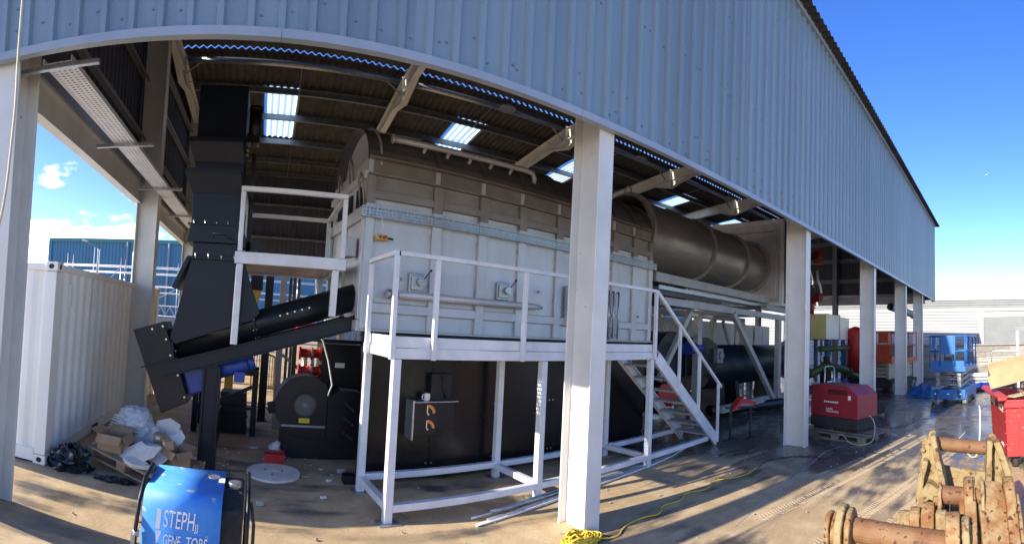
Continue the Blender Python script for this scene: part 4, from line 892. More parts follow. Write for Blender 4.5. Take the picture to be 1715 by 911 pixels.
for k, x in enumerate([-20.5+2.6*i for i in range(15)]):
    for y in (SY, SY+1.3):
        m = MB(); m.cyl((x,y,0), (x,y,6.2+(k*37 % 5)*.28), .045, 8); m.build('standard', 'steel_bright' if k % 2 else 'white_steel', sf_)
for z in (1.55, 2.45, 3.55, 4.1, 5.2, 5.75):
    for y in (SY-.06, SY+1.36):
        m = MB(); m.cyl((-21,y,z), (16.4,y,z), .04, 8); m.build('ledger', 'white_steel', sf_)
for k in range(7):
    x = -20.5+5.2*k; m = MB(); m.cyl((x,SY-.1,2.5), (x+2.6,SY-.1,5.7) if k % 2 else (x-2.6+5.2,SY-.1,4.0), .035, 8); m.build('brace', 'white_steel', sf_)
m = MB()
for i in range(36): x = -14+i*.8; m.cyl((x,SY-.1,1.6),(x+.4,SY-.1,2.42),.025,6); m.cyl((x+.4,SY-.1,2.42),(x+.8,SY-.1,1.6),.025,6)
m.build('lattice_beam', 'white_steel', sf_)
m = MB(); m.box(-21, 16.4, SY+.05, SY+1.25, 3.5, 3.54); m.build('boards', 'plywood', sf_)
lp = wthing('street_lamp', 'grey street lamp with short arm in front of the blue warehouse', 'street lamp', (-14.2, 38, 0))
m = MB(); m.tube([(-14.2,38,0),(-14.2,38,6.8),(-14.25,38,7.1)], .09, 10, True, [.11,.07,.06]); m.build('pole', 'galv', lp)
m = MB(); m.tube([(-14.2,38,7.0),(-14.9,38,7.35),(-15.3,38,7.6)], .05, 8); m.build('arm', 'galv_dull', lp)
m = MB(); m.prism([(-15.75,7.58),(-15.2,7.52),(-15.15,7.64),(-15.65,7.76)], 'y', 37.85, 38.15); m.build('lantern', 'galv', lp, bev=.03)

# ------------------------------------------------------------------ white warehouse, block wall and yard clutter on the right
wb = wthing('white_warehouse', 'white horizontally clad warehouse with grey roller door behind the blue scissor lift', 'building', (40, 6, 0))
WX = 40.0
def planks(y0, y1, z0, z1, h, mname='white_clad', X=WX, name='cladding_plank', d=.05):
    n = int(round((z1-z0)/h)); hh = (z1-z0)/n
    for k in range(n):
        z = z0+k*hh; m = MB(); m.prism([(X+.02,z+.01),(X-.02,z+.01),(X-.02-d,z+.04),(X-.02-d,z+hh-.03),(X-.02,z+hh-.01),(X+.02,z+hh-.01)], 'y', y0, y1) if False else m.add([(X-.02,y0,z+.02),(X-.02-d,y0,z+.06),(X-.02-d,y0,z+hh-.02),(X-.02,y0,z+hh+.02),(X-.02,y1,z+.02),(X-.02-d,y1,z+.06),(X-.02-d,y1,z+hh-.02),(X-.02,y1,z+hh+.02)], [(0,1,5,4),(1,2,6,5),(2,3,7,6)])
        m.build(name, mname, wb, fix=False)
planks(2.0, 32, 0.3, 4.62, .27); planks(2.0, 32, 4.95, 5.55, .2, 'shutter'); planks(-14, -2.3, 0.3, 4.62, .27); planks(-14, 2.0, 4.95, 5.55, .2, 'shutter')
m = MB(); m.box(WX-.01, WX+.3, -14, 32, 0, 5.8); m.build('wall_core', 'white_clad', wb)
m = MB(); m.box(WX-.12, WX+.2, -14, 32, 5.6, 5.85); m.build('eaves_trim', 'white_clad', wb)
m = MB(); m.box(WX-.12, WX-.0, -14, 32, 4.64, 4.93); m.build('band', 'white_clad', wb)
m = MB(); m.add([(WX-.1,-14,5.86),(WX-.1,32,5.86),(WX+14,32,7.2),(WX+14,-14,7.2)], [(0,1,2,3)]); m.build('roof', 'white_clad', wb)
for y0, y1 in ((1.6, 2.0), (-2.3, -1.9)): m = MB(); m.box(WX-.2, WX-.0, y0, y1, 0, 4.6); m.build('door_jamb', 'white_clad', wb)
m = MB(); m.box(WX-.16, WX-.02, -1.9, 1.6, 4.12, 4.3); m.build('door_head', 'galv_dull', wb)
n = 22
for k in range(n): z = .1+k*4.0/n; m = MB(); m.box(WX-.09, WX-.05, -1.88, 1.58, z+.01, z+4.0/n-.012); m.build('shutter_slat', 'shutter', wb)
for y in (12.0, 20.0): m = MB(); m.cyl((WX-.2,y,0),(WX-.2,y,4.6),.07,10); m.build('downpipe', 'white_clad', wb)

bw = wthing('block_wall', 'weathered grey concrete block wall across the far end of the yard', 'wall', (26.6, 0, 0))
m = MB(); m.box(26.62, 26.9, -9, 9.5, 0, 1.88); m.build('core', 'mortar', bw)
bm_ = MB(); bm_.box(26.55, 26.625, .012, .888, .008, .282); bme = bm_.mesh('block', 'block', (0,0,0))
for r in range(6):
    for k in range(20):
        y = -8.9+.9*k+(.45 if r % 2 else 0); o = link('block', bme, bw, 0, Vector((random.uniform(-.012,.012), y, .29*r+.06)) - Vector(bw['_b'])); 
m = MB(); m.box(26.5, 26.95, -9, 9.5, 1.885, 1.95); m.build('coping', 'block', bw)
# bundle of long white pipes on the floor beside the wall
for i in range(14):
    r = i // 5; k = i % 5; x0 = 22.6 + .1*r; m = MB(); y = .5 - .11*0; 
    p = Vector((22.3+.22*k+.1*(r % 2)+random.uniform(-.04,.04), 2.4+random.uniform(-.3,.3), .12+.17*r)); q = p + Vector((1.6+random.uniform(-.15,.15), -3.6+random.uniform(-.4,.4), random.uniform(-.02,.03)))
    m.tube([p, q], .075, 10); tag(m.build('plastic_pipe', 'cable_white' if i % 3 else 'galv'), 'long pale pipe lying in the heap by the block wall', 'pipe', 'pale pipes heaped by the block wall')
for i, (p, q, mt) in enumerate((((20.3,1.9,.06),(23.2,-.7,.07),'motor_blue'), ((20.8,1.9,.18),(23.3,-.8,.07),'motor_blue'), ((19.8,1.2,.06),(22.2,-.5,.06),'dark_rubber'))):
    m = MB(); m.tube([p, Vector(p).lerp(Vector(q),.5)+Vector((0,0,.03)), q], .07, 10); tag(m.build('flexible_pipe', mt), ('blue flexible pipe lying in front of the pale pipe heap' if mt == 'motor_blue' else 'dark flexible pipe end lying beside the blue scissor lift'), 'pipe', 'blue flexible pipes by the pipe heap' if mt == 'motor_blue' else None)
yc = wthing('yellow_crate', 'pale yellow slatted crate standing in front of the block wall', 'crate', (24.6, .1, 0))
for z in [.25+.14*i for i in range(7)]: m = MB(); m.box(24.35, 24.40, -.75, .75, z, z+.10); m.build('slat', 'beige_scissor', yc)
for y in (-.75, .0, .70): m = MB(); m.box(24.40, 25.2, y, y+.06, .05, 1.25); m.build('frame_post', 'beige_scissor', yc)
m = MB(); m.box(24.3, 25.25, -.8, .8, 1.25, 1.3); m.build('lid', 'beige_scissor', yc)
wf = wthing('white_goal_frame', 'white steel portal frame standing before the roller door', 'frame', (23.2, -.75, 0))
for y in (-.72, -1.9): m = MB(); m.box(23.1, 23.22, y-.06, y+.06, 0, 2.6); m.build('post', 'white_steel', wf)
m = MB(); m.box(23.06, 23.26, -2.1, -.60, 2.60, 2.75); m.build('lintel', 'shutter', wf)
m = MB(); m.box(23.6, 23.9, -1.5, -.9, 0.1, 1.6); tag(m.build('brown_board', 'cardboard'), 'brown board leaning upright behind the white portal frame', 'board')
yr = wthing('tubular_hoop', 'bare tubular hoop barrier in front of the block wall', 'barrier', (22.9, .0, 0))
m = MB(); m.tube([(22.9,.55,0),(22.9,.55,1.55),(22.9,.48,1.62),(22.9,-.9,1.62),(22.9,-.97,1.55),(22.9,-.97,0)], .03, 8); m.build('hoop', 'steel_bright', yr)
m = MB(); m.tube([(22.9,2.6,1.02),(22.9,-.95,.98)], .028, 8); m.build('mid_rail', 'steel_bright', yr)

# scissor lifts
def scissor_lift(name, label, x, y, rz, paint, deck_h, rail_h, arms, chassis, tall, L=2.3, Wd=1.2, levels=3):
    t = thing(name, label, 'scissor lift', (x, y, 0), rz)
    m = MB(); m.box(-Wd/2, Wd/2, 0, L, .22, .5); m.prism([(-Wd/2,.22),(-Wd/2,.5),(Wd/2,.5),(Wd/2,.22),(Wd/2-.18,.18),(-Wd/2+.18,.18)], 'y', -.03, -.001); m.build('chassis', chassis, t, bev=.01)
    for sx in (-1, 1):
        for yy in (.28, L-.3):
            c = Vector((sx*(Wd/2-.06), yy, .19)); m = MB(); m.cyl(c-Vector((.07,0,0)), c+Vector((.07,0,0)), .19, 22); w = m.build('wheel', 'wheel_grey', t, bev=.012)
            m = MB(); m.cyl(c+Vector((sx*.071,0,0)), c+Vector((sx*.078,0,0)), .10, 16); m.build('hub', chassis, w)
    for sx in (-1, 1):
        m = MB(); m.prism([(sx*(Wd/2-.30),.52),(sx*(Wd/2-.14),.52),(sx*(Wd/2-.14),.20),(sx*(Wd/2-.24),.20)], 'y', -.03, .06); m.build('steering_bracket', chassis, t)
    hz = (deck_h-.56)/levels
    for k in range(levels):
        for sx in (-1, 1):
            for f in (0, 1):
                z0, z1 = .56+hz*k+.03, .56+hz*(k+1)-.03
                if f: z0, z1 = z1, z0
                m = MB(); xx = sx*(Wd/2-.22)+(.05 if f else 0)*(-sx); m.bar((xx,.15,z0), (xx,L-.2,z1), .045, .10); m.build('scissor_arm', arms, t)
        for yy in (.16, L-.22):
            m = MB(); m.cyl((-Wd/2+.2,yy,.56+hz*(k+.5)), (Wd/2-.2,yy,.56+hz*(k+.5)), .035, 10); m.build('cross_tube', arms, t)
            for sx in (-1, 1): m = MB(); m.box(sx*(Wd/2-.24)-.07, sx*(Wd/2-.24)+.07, yy-.05, yy+.05, .56+hz*k+.02, .56+hz*(k+1)-.02); m.build('pivot_block', arms, t, bev=.01)
    m = MB(); m.box(-Wd/2-.02, Wd/2+.02, -.05, L+.02, deck_h, deck_h+.17); m.build('deck', paint, t, bev=.01)
    m = MB(); m.box(-Wd/2+.05, Wd/2-.05, .02, .05, deck_h+.17, deck_h+.36); m.build('toe_board', paint, t)
    top = deck_h+rail_h
    def rl(p, q, r=.028, n_='rail'): m = MB(); m.tube([p, q], r, 8); m.build(n_, paint, t)
    xs = [-Wd/2, -Wd/2+.35, Wd/2-.35, Wd/2] if tall else [-Wd/2, 0, Wd/2]
    for xx in xs: rl((xx,0,deck_h+.17), (xx,0,top), .026, 'upright'); rl((xx,L-.05,deck_h+.17), (xx,L-.05,top), .026, 'upright')
    for yy in (L*.33, L*.66):
        for sx in (-1, 1): rl((sx*Wd/2,yy,deck_h+.17), (sx*Wd/2,yy,top), .026, 'upright')
    for z in (top, deck_h+.17+(rail_h-.17)*.5):
        for yy in (0, L-.05): rl((-Wd/2,yy,z), (Wd/2,yy,z))
        for sx in (-1, 1): rl((sx*Wd/2,0,z), (sx*Wd/2,L-.05,z))
    return t, top
bl, top = scissor_lift('blue_scissor_lift', 'blue scissor lift lowered, parked on the wet yard beyond the last column', 15.75, 1.86, -pi/2-.10, 'lift_blue', 1.10, 1.18, 'galv_dull', 'lift_blue', True)
m = MB(); m.box(-.22, .27, -.03, .0, 1.68, 2.28); m.build('board', 'lift_blue', bl)
m = MB(); m.box(-.12, .2, -.02, .14, 1.47, 1.57); m.build('control_tray', 'dark_rubber', bl); m = MB(); m.box(-.52, -.40, -.03, .12, 1.85, 2.25); m.build('control_box', 'lift_blue', bl, bev=.01)
m = MB()
for x in (-.42, .02, .44): m.box(x-.03, x+.03, -.036, -.031, .34, .38)
m.build('sticker', 'label_white', bl)
m = MB(); m.tube([(-.42,.05,1.9),(-.46,.06,1.6),(-.40,.05,1.35),(-.5,.05,1.3)], .014, 6); m.build('cable', 'dark_rubber', bl)
ol, top = scissor_lift('orange_scissor_lift', 'orange scissor lift with beige arms parked inside the shed', 19.2, 5.3, -pi/2-.25, 'lift_orange', 1.22, 1.30, 'beige_scissor', 'dark_rubber', False, 2.5, 1.5, 4)
m = MB(); m.box(-.76, .76, -.07, -.051, 1.22, 1.55); pn = m.build('front_panel', 'lift_orange', ol)
lettering('43', .22, 'label_white', ol, Matrix.Translation((-.62,-.073,1.34)) @ Matrix.Rotation(pi/2, 4, 'X'))
m = MB(); m.box(.15, .62, -.05, .25, 2.05, 2.48); m.build('control_box', 'lift_orange', ol, bev=.02)
m = MB(); m.box(-.05, .7, -.06, -.03, 1.55, 2.0); m.build('gate_panel', 'lift_orange', ol)
# blue tarpaulin on the floor
tp = MB(); rnd = random.Random(3); V = []; nx, ny = 16, 10
for i in range(nx+1):
    for k in range(ny+1):
        a, b = i/nx, k/ny; e = min(a, 1-a, b, 1-b); V.append((17.6+1.5*a+.12*rnd.uniform(-1,1), 2.55+1.2*b+.1*rnd.uniform(-1,1), .012+ min(1, e*3.5)*(.12+.26*rnd.random())*(1.3 if a > .5 else .7)))
tp.add(V, [(i*(ny+1)+k, (i+1)*(ny+1)+k, (i+1)*(ny+1)+k+1, i*(ny+1)+k+1) for i in range(nx) for k in range(ny)]); tag(tp.build('blue_tarpaulin', 'lift_blue', fix=False), 'crumpled blue tarpaulin on the floor beside the blue scissor lift', 'tarpaulin')

# white duct box on blue legs, green pipework, red vessel, black pipe
wx = wthing('white_duct_box', 'white insulated duct box raised on blue steel legs', 'duct', (20.5, 8.2, 0))
m = MB(); m.box(19.0, 20.6, 7.45, 9.4, 2.20, 3.30); m.build('box_section', 'container_paint', wx, bev=.01)
m = MB(); m.box(18.985, 18.999, 7.47, 9.38, 2.22, 3.28); m.build('end_panel', 'painted_yellow_glint', wx)  # yellow glint on the box's end face, painted as a thin panel
m = MB(); m.box(20.66, 22.2, 7.50, 9.4, 2.20, 3.25); m.build('box_section', 'container_paint', wx, bev=.01)
m = MB(); m.box(20.6, 20.66, 7.42, 9.43, 2.16, 3.34); m.build('joint_flange', 'galv', wx)
for x, y in ((19.9,7.75), (22.0,7.75), (19.3,9.2), (22.0,9.2)): m = MB(); m.box(x-.08, x+.08, y-.08, y+.08, 0, 2.19); L = m.build('leg', 'lift_blue', wx); MB().box(x-.2,x+.2,y-.2,y+.2,0,.03).build('foot_plate', 'lift_blue', L, base=wx['_b'])
rd = wthing('red_flue_elbow', 'dark red flue elbow rising above the white duct box', 'pipe', (19.6, 8.6, 3.3))
m = MB(); m.tube([(19.6,8.5,3.31),(19.6,8.5,3.75),(19.6,8.42,3.95),(19.55,8.15,4.08),(19.5,7.95,4.1)], .19, 18); m.build('elbow', 'gen_red', rd)
m = MB(); m.ring((19.6,8.5,3.62), (0,0,1), .26, .191, .05, 20); m.build('flange', 'gen_red', rd)
m = MB(); m.ring((19.5,7.96,4.1), (0,1,0), .25, .15, .05, 20); m.build('flange', 'gen_red', rd)
gp = wthing('green_pipework', 'curving green pipework on a blue skid under the white duct box', 'pipework', (20.4, 7.6, 0))
m = MB(); m.tube([(18.4,8.3,.55),(18.5,7.9,.75),(18.9,7.5,1.02),(19.5,7.2,.98),(20.2,7.0,.80),(20.7,6.8,.52),(21.2,6.6,.42)], .17, 16); m.build('curved_pipe', 'pipe_green', gp)
m = MB(); m.tube([(18.6,7.6,1.78),(23.0,7.3,1.80)], .12, 14); m.build('straight_pipe', 'pipe_green', gp)
for c, d in (((18.95,7.46,1.02),(.6,-.4,0)), ((20.4,6.93,.70),(.5,-.2,-.25)), ((18.5,7.9,.75),(.2,-.6,.3))): m = MB(); m.ring(c, d, .26, .17, .06, 18); m.build('flange', 'pipe_green', gp)
m = MB(); m.box(18.3, 22.6, 6.5, 8.6, .08, .26); m.build('skid', 'motor_blue', gp, bev=.01)
m = MB(); m.cyl((19.4,7.6,.3), (19.4,7.6,1.2), .22, 16); m.cyl((19.4,7.6,1.2), (19.4,7.6,1.45), .14, 16); m.build('pump', 'dark_rubber', gp)
for x in (20.0, 20.5, 21.2): m = MB(); m.cyl((x,8.1,.27), (x,8.1,2.15), .05, 10); m.build('riser', 'galv', gp)
rv = wthing('red_vessel', 'tall bright red pressure vessel behind the fourth column', 'vessel', (22.6, 7.0, 0))
m = MB(); m.tube([(22.3,7.2,.0),(22.3,7.2,2.55),(22.3,7.2,2.75),(22.3,7.2,2.85)], .42, 24, True, [.42,.42,.32,.1]); m.build('shell', 'bright_red', rv); m = MB(); m.tube([(22.0,6.85,.1),(22.0,6.85,2.5),(22.1,6.95,2.6)], .035, 8); m.build('side_pipe', 'bright_red', rv)
bp_ = wthing('black_duct_pipe', 'dark pipe hung high at the far end of the shed', 'pipe', (24.3, 5, 3.6)); m = MB(); m.tube([(22.8,5.55,3.85),(25.9,4.75,3.55)], .19, 20, False); m.tube([(25.9,4.75,3.55),(22.81,5.548,3.85)], .165, 20, False); m.build('pipe_wall', 'galv_dull', bp_, fix=False); m = MB(); m.ring((25.5,4.86,3.59), (1,-.26,-.1), .24, .191, .06, 20); m.build('flange', 'galv_dull', bp_)
hk = wthing('red_chain_hoist', 'red and black hoist hanging high beside the third column', 'hoist', (15.8, 6.6, 5.0))
m = MB(); m.box(15.7, 16.1, 6.45, 6.75, 5.15, 5.45); m.build('hoist_body', 'bright_red', hk, bev=.04); m = MB(); m.cyl((15.68,6.6,5.2), (15.4,6.6,5.15), .12, 16); m.build('drum', 'dark_rubber', hk); m = MB(); m.box(15.6,16.0,6.4,6.7,4.92,5.08); m.build('hook_block', 'lift_orange', hk, bev=.03)
m = MB(); m.tube([(15.9,6.6,5.45),(15.9,6.6,8.35)], .02, 6); m.build('chain', 'galv_dull', hk)
cy = MB(); cy.tube([(16.2,6.75,4.75),(16.15,6.7,4.4),(16.2,6.62,4.15),(16.25,6.6,3.9)], .05, 8); tag(cy.build('white_hose', 'label_white'), 'short white hose dangling below the red hoist', 'hose')

# ------------------------------------------------------------------ red generator on its pallet
def pallet(name, label, loc, rz, L=1.2, Wd=.85, mt='wood_grey', group='wooden pallets'):
    t = thing(name, label, 'pallet', loc, rz, group)
    for k in range(5): y = -Wd/2+.05+k*(Wd-.1)/4; m = MB(); m.box(-L/2, L/2, y-.05, y+.05, .117, .14); m.build('top_board', mt, t, bev=.003)
    for k in range(3):
        x = -L/2+.07+k*(L-.14)/2; m = MB(); m.box(x-.07, x+.07, -Wd/2, Wd/2, .095, .116); m.build('stringer_board', mt, t)
        for j_ in range(3): y = -Wd/2+.07+j_*(Wd-.14)/2; m = MB(); m.box(x-.07, x+.07, y-.06, y+.06, .0205, .0945); m.build('block', mt, t, bev=.003)
    for k in range(3): y = -Wd/2+.07+k*(Wd-.14)/2; m = MB(); m.box(-L/2, L/2, y-.05, y+.05, 0, .02); m.build('bottom_board', mt, t)
    return t
pallet('wooden_pallet', 'grey wooden pallet under the red generator', (10.12, 3.42, 0), -pi/2-.28, 1.5, 1.15)
rg = thing('red_generator', 'dark red generator with black base standing on a grey wooden pallet', 'generator', (10.20, 3.62, .14), -pi/2-.30)
# local: x along its long face, y into depth (front faces -y)
m = MB(); m.prism([(-.60,.30),(.70,.30),(.70,.80),(.44,.98),(-.60,.98)], 'y', -.36, .42); m.build('canopy', 'gen_red', rg, bev=.012)
m = MB(); m.box(-.60, .70, -.37, .43, .07, .295); m.build('base_tank', 'dark_rubber', rg, bev=.012)
m = MB(); m.box(-.10, .42, -.366, -.361, .80, .90); sl = m.build('air_slot', 'black_line', rg)
for k in range(2): m = MB(); m.box(-.09, .41, -.374, -.367, .825+.035*k, .835+.035*k); m.build('louvre', 'gen_red', sl)
m = MB()
for k in range(3):
    for i in range(9): m.box(-.606, -.601, -.28+.06*i, -.245+.06*i, .48+.06*k, .51+.06*k)
m.build('side_vents', 'black_line', rg)
RX = Matrix.Rotation(pi/2, 4, 'X')
lettering('SUPER', .055, 'label_white', rg, Matrix.Translation((-.16,-.362,.455)) @ RX, sx=1.25); lettering('SILENCED', .062, 'label_white', rg, Matrix.Translation((-.16,-.362,.400)) @ RX, sx=1.3)
m = MB()
for i in range(7): m.box(-.16+.05*i, -.125+.05*i, -.366, -.361, .61, .645)
m.box(-.21, -.18, -.366, -.361, .61, .65); m.build('maker_mark', 'label_white', rg)
m = MB(); m.box(.45, .52, -.366, -.361, .70, .79); m.build('data_plate', 'label_white', rg)
for x in (-.5, .1, .6): m = MB(); m.box(x-.06, x+.06, -.3, .36, .0, .069); m.build('skid_foot', 'dark_rubber', rg)
tr = thing('hand_trolley', 'small pale trolley handle standing behind the red generator', 'trolley', (11.2, 4.3, 0), -1.2)
m = MB(); m.tube([(-.12,0,.9),(-.12,.3,1.42),(-.08,.33,1.46),(.08,.33,1.46),(.12,.3,1.42),(.12,0,.9),(-.12,0,.9)], .018, 8); m.tube([(-.12,0,.9),(-.12,-.05,.02)], .018, 8); m.tube([(.12,0,.9),(.12,-.05,.02)], .018, 8); m.build('handle', 'steel_bright', tr); m = MB(); m.tube([(0,.05,.02),(0,.05,1.1)], .07, 12); m.build('bottle', 'white_steel', tr)
mm = thing('dark_motor', 'small dark motor lying on the floor behind the fourth column', 'motor', (13.4, 3.6, 0), .3)
m = MB(); m.cyl((-.25,0,.2), (.2,0,.2), .17, 16); m.build('motor_body', 'dark_rubber', mm); m = MB(); m.cyl((.2,0,.2),(.32,0,.2),.1,14); m.box(-.2,.15,-.14,.14,0,.06); m.build('motor_foot', 'galv_dull', mm)

# stand with a red cover, wooden spool, black pipe behind the stair
st_ = wthing('pipe_stand', 'small black trestle holding a red angled cover near the stair foot', 'trestle', (8.62, 5.35, 0))
for x, y in ((8.45,5.45),(8.85,5.2)): m = MB(); m.tube([(x,y,0),(x,y,.66)], .028, 8); m.build('leg', 'dark_rubber', st_); m = MB(); m.box(x-.2,x+.2,y-.05,y+.05,0,.02); m.build('foot', 'dark_rubber', st_)
m = MB(); m.bar((8.35,5.5,.67),(8.98,5.1,.67),.10,.03); m.build('top_bar', 'dark_rubber', st_)
m = MB(); m.prism([(-.24,.62),(-.18,.60),(-.02,.76),(.30,.70),(.33,.76),(-.02,.86)], 'y', -.11, .11); rc = m.build('red_cover', 'bright_red', bev=.006); rc.location = (8.65,5.33,.02); rc.rotation_euler = (0,0,-.5); tag(rc, 'bent red sheet cover resting on the black trestle', 'cover')
wsp = thing('cable_spool', 'wooden cable spool standing on end behind the stair', 'spool', (8.9, 7.2, 0))
m = MB(); m.cyl((0,0,0),(0,0,.03),.36,28); m.build('spool_end', 'plywood', wsp); m = MB(); m.cyl((0,0,.56),(0,0,.60),.36,28); m.build('spool_end', 'plywood', wsp); m = MB(); m.cyl((0,0,.03),(0,0,.56),.15,20); m.build('spool_core', 'wood', wsp)
bpp = MB(); bpp.tube([(10.6,7.55,.16),(13.4,6.75,.16)], .15, 18, False); bpp.tube([(13.4,6.75,.16),(10.6,7.55,.16)], .12, 18, False); tag(bpp.build('black_floor_pipe', 'black_plastic', fix=False), 'thick black plastic pipe lying on the floor under the support frame', 'pipe')
bkt = MB(); bkt.tube([(6.7,6.25,.0),(6.7,6.25,.06),(6.78,6.2,.10)], .09, 10, True, [.10,.09,.04]); tag(bkt.build('blue_bag', 'lift_blue'), 'small crumpled blue bag on the floor under the stair', 'bag')
# equipment wall behind: grey cabinets glimpsed under the frame
for k in range(7):
    c = pthing('grey_cabinet', ['pale grey cabinet behind the black tank, first from the stair', 'pale grey cabinet behind the black tank, second from the stair', 'pale grey cabinet behind the black tank, third from the stair', 'pale grey cabinet behind the black tank, fourth from the stair', 'pale grey cabinet behind the black tank, fifth from the stair', 'pale grey cabinet behind the black tank, sixth from the stair', 'pale grey cabinet behind the black tank, farthest from the stair'][k], 'cabinet', (8.2+2.1*k, 5.2, 0), 'grey cabinets behind the tank')
    m = MB(); m.box(8.2+2.1*k-1.0, 8.2+2.1*k+1.0, 5.2, 6.0, 1.2, 2.85); m.build('cabinet_body', 'casing_grey', c, bev=.01)
    for s_ in (-.9, .9): m = MB(); m.box(8.2+2.1*k+s_-.06, 8.2+2.1*k+s_+.06, 5.3, 5.5, 0, 1.199); m.build('leg', 'motor_blue', c)
    for i in range(2): m = MB(); m.box(8.2+2.1*k-.96+.98*i, 8.2+2.1*k-.02+.98*i, 5.185, 5.199, 1.26, 2.69); m.build('door', 'casing_grey', c, bev=.004)

# ------------------------------------------------------------------ blue generator in the foreground
bg = thing('blue_generator', 'worn bright blue portable generator in a black tube frame', 'generator', (-.45, 3.34, 0), .03); bg.scale = (.90, .95, 1.19)
# cover: one bent sheet, front -> rounded shoulder -> top -> back
prof = [(-.30,.10),(-.303,.40),(-.306,.64),(-.306,.66),(-.301,.688),(-.288,.712),(-.268,.732),(-.242,.745),(-.215,.75),(-.19,.75),(.0,.75),(.28,.75),(.30,.73),(.30,.10)]
X0, X1 = -.29, .29
m = MB(); m.strip([(X0, y, z) for y, z in prof], [(X1, y, z) for y, z in prof], True); cv = m.build('cover', 'gen_blue', bg, fix=False)
md = cv.modifiers.new('thick', 'SOLIDIFY'); md.thickness = .008; md.offset = 0
m = MB(); m.box(X0+.02, X1-.02, -.22, .27, .12, .66); m.build('engine_block', 'dark_rubber', bg, bev=.02)
m = MB(); m.prism([(-.20,.40),(-.20,.66),(.02,.72),(.30,.72),(.30,.40)], 'x', X1-.019, X1+.16); m.build('fuel_tank', 'dark_rubber', bg, bev=.02)
m = MB(); m.cyl((X1+.08,.06,.72), (X1+.08,.06,.755), .05, 18); m.build('filler_cap', 'galv', bg, bev=.004)
m = MB(); m.box(X1-.02, X1+.10, -.24, .22, .12, .40); m.build('engine_case', 'black_paint', bg, bev=.02)
m = MB(); m.cyl((X1-.09,.13,.751), (X1-.09,.13,.757), .05, 20); m.build('round_plate', 'galv_dull', cv); m = MB(); m.box(X1-.05, X1+.0, .02, .12, .751, .754); m.build('top_label', 'label_white', cv)
for x in (X0-.035, X1+.19):
    m = MB(); m.tube([(x,-.33,.03),(x,-.335,.45),(x,-.33,.56),(x,-.26,.68),(x,-.12,.765),(x,.18,.775),(x,.27,.74),(x,.31,.66),(x,.31,.03)], .016, 10); m.build('frame_tube', 'black_paint', bg)
    m = MB(); m.tube([(x,-.33,.03),(x,.31,.03)], .016, 8); m.build('frame_foot', 'black_paint', bg)
for y in (-.30, .29):
    m = MB(); m.tube([(X0-.035,y,.07),(X1+.19,y,.07)], .016, 8); m.build('cross_tube', 'black_paint', bg)
m = MB(); m.tube([(X1+.21,-.20,.72),(X1+.24,-.22,.60),(X1+.24,-.26,.40),(X1+.23,-.27,.20)], .013, 8); m.build('lift_handle', 'dark_rubber', bg)
m = MB(); m.bar((X1-.03,-.325,.27), (X1+.035,-.325,.19), .012, .03); m.build('latch', 'galv', bg)
m = MB(); m.cyl((X0-.05,-.33,.52), (X0-.01,-.33,.52), .02, 10); m.box(X0-.06, X0-.03, -.36, -.31, .46, .52); m.build('clamp', 'galv', bg)
FR = lambda x, z: Matrix.Translation((x, -.318, z+.215)) @ Matrix.Rotation(pi/2, 4, 'X')
lettering('STEPH', .135, 'label_white', bg, FR(-.13,.36), sx=.62, shear=.12); lettering('JJ', .055, 'label_white', bg, FR(.105,.36), sx=1.0)
lettering('GENE', .085, 'label_white', bg, FR(-.125,.262), sx=.62, shear=.12); lettering(',,', .08, 'label_white', bg, FR(.005,.265), sx=.7); lettering('TORS', .095, 'label_white', bg, FR(.045,.258), sx=.66, shear=.12)
lettering('SEAPORT', .07, 'label_white', bg, FR(-.085,.165), sx=.8)
m = MB(); m.prism([(-.175,.67),(-.145,.665),(-.150,.56),(-.182,.56)], 'y', -.320, -.312); m.prism([(-.175,.55),(-.135,.55),(-.170,.47)], 'y', -.320, -.312); m.build('bolt_emblem', 'label_white', bg)

# ------------------------------------------------------------------ pallet of rubbish
PAL = Vector((-1.40, 6.0, 0)); PRZ = -.42
pallet('wooden_pallet', 'weathered wooden pallet carrying boxes and broken board beside the container', PAL, PRZ, 1.25, 1.0, 'wood')
bpy.data.objects['wooden_pallet.001'].location.z = .07; bpy.data.objects['wooden_pallet.001'].rotation_euler.y = .10
def onp(x, y, z): return PAL + Vector((x*cos(PRZ)-y*sin(PRZ), x*sin(PRZ)+y*cos(PRZ), z+.07-.10*x))
def open_box(name, label, x, y, z, rz, a, b, h, flaps=True, tilt=0):
    t = thing(name, label, 'cardboard box', onp(x, y, z), PRZ+rz, 'cardboard boxes on the pallet'); t.rotation_euler.x = tilt
    m = MB(); th = .006
    m.box(-a,a,-b,-b+th,0,h); m.box(-a,a,b-th,b,0,h); m.box(-a,-a+th,-b+th,b-th,0,h); m.box(a-th,a,-b+th,b-th,0,h); m.box(-a+th,a-th,-b+th,b-th,0,th); m.build('carton', 'cardboard', t)
    if flaps:
        for (p, q, d) in (((-a,-b,h),(a,-b,h),(0,-.5,-.7)), ((-a,b,h),(a,b,h),(0,.7,.3)), ((-a,-b,h),(-a,b,h),(-.7,0,.3)), ((a,-b,h),(a,b,h),(.5,0,-.6))):
            d = Vector(d).normalized()*b*.8; p, q = Vector(p), Vector(q); m = MB(); o = Vector((0,0,.003)); m.add([p,q,q+d,p+d], [(0,1,2,3)]); fl = m.build('flap', 'cardboard', t, fix=False); mo = fl.modifiers.new('thick','SOLIDIFY'); mo.thickness = .005
    return t
open_box('cardboard_box', 'open brown cardboard box on the pallet corner beside the black rubbish bag', -.30, -.28, .142, .25, .17, .15, .21)
open_box('cardboard_box', 'torn brown cardboard box at the pallet end beside the dark post', .48, .02, .142, -.3, .13, .12, .20)
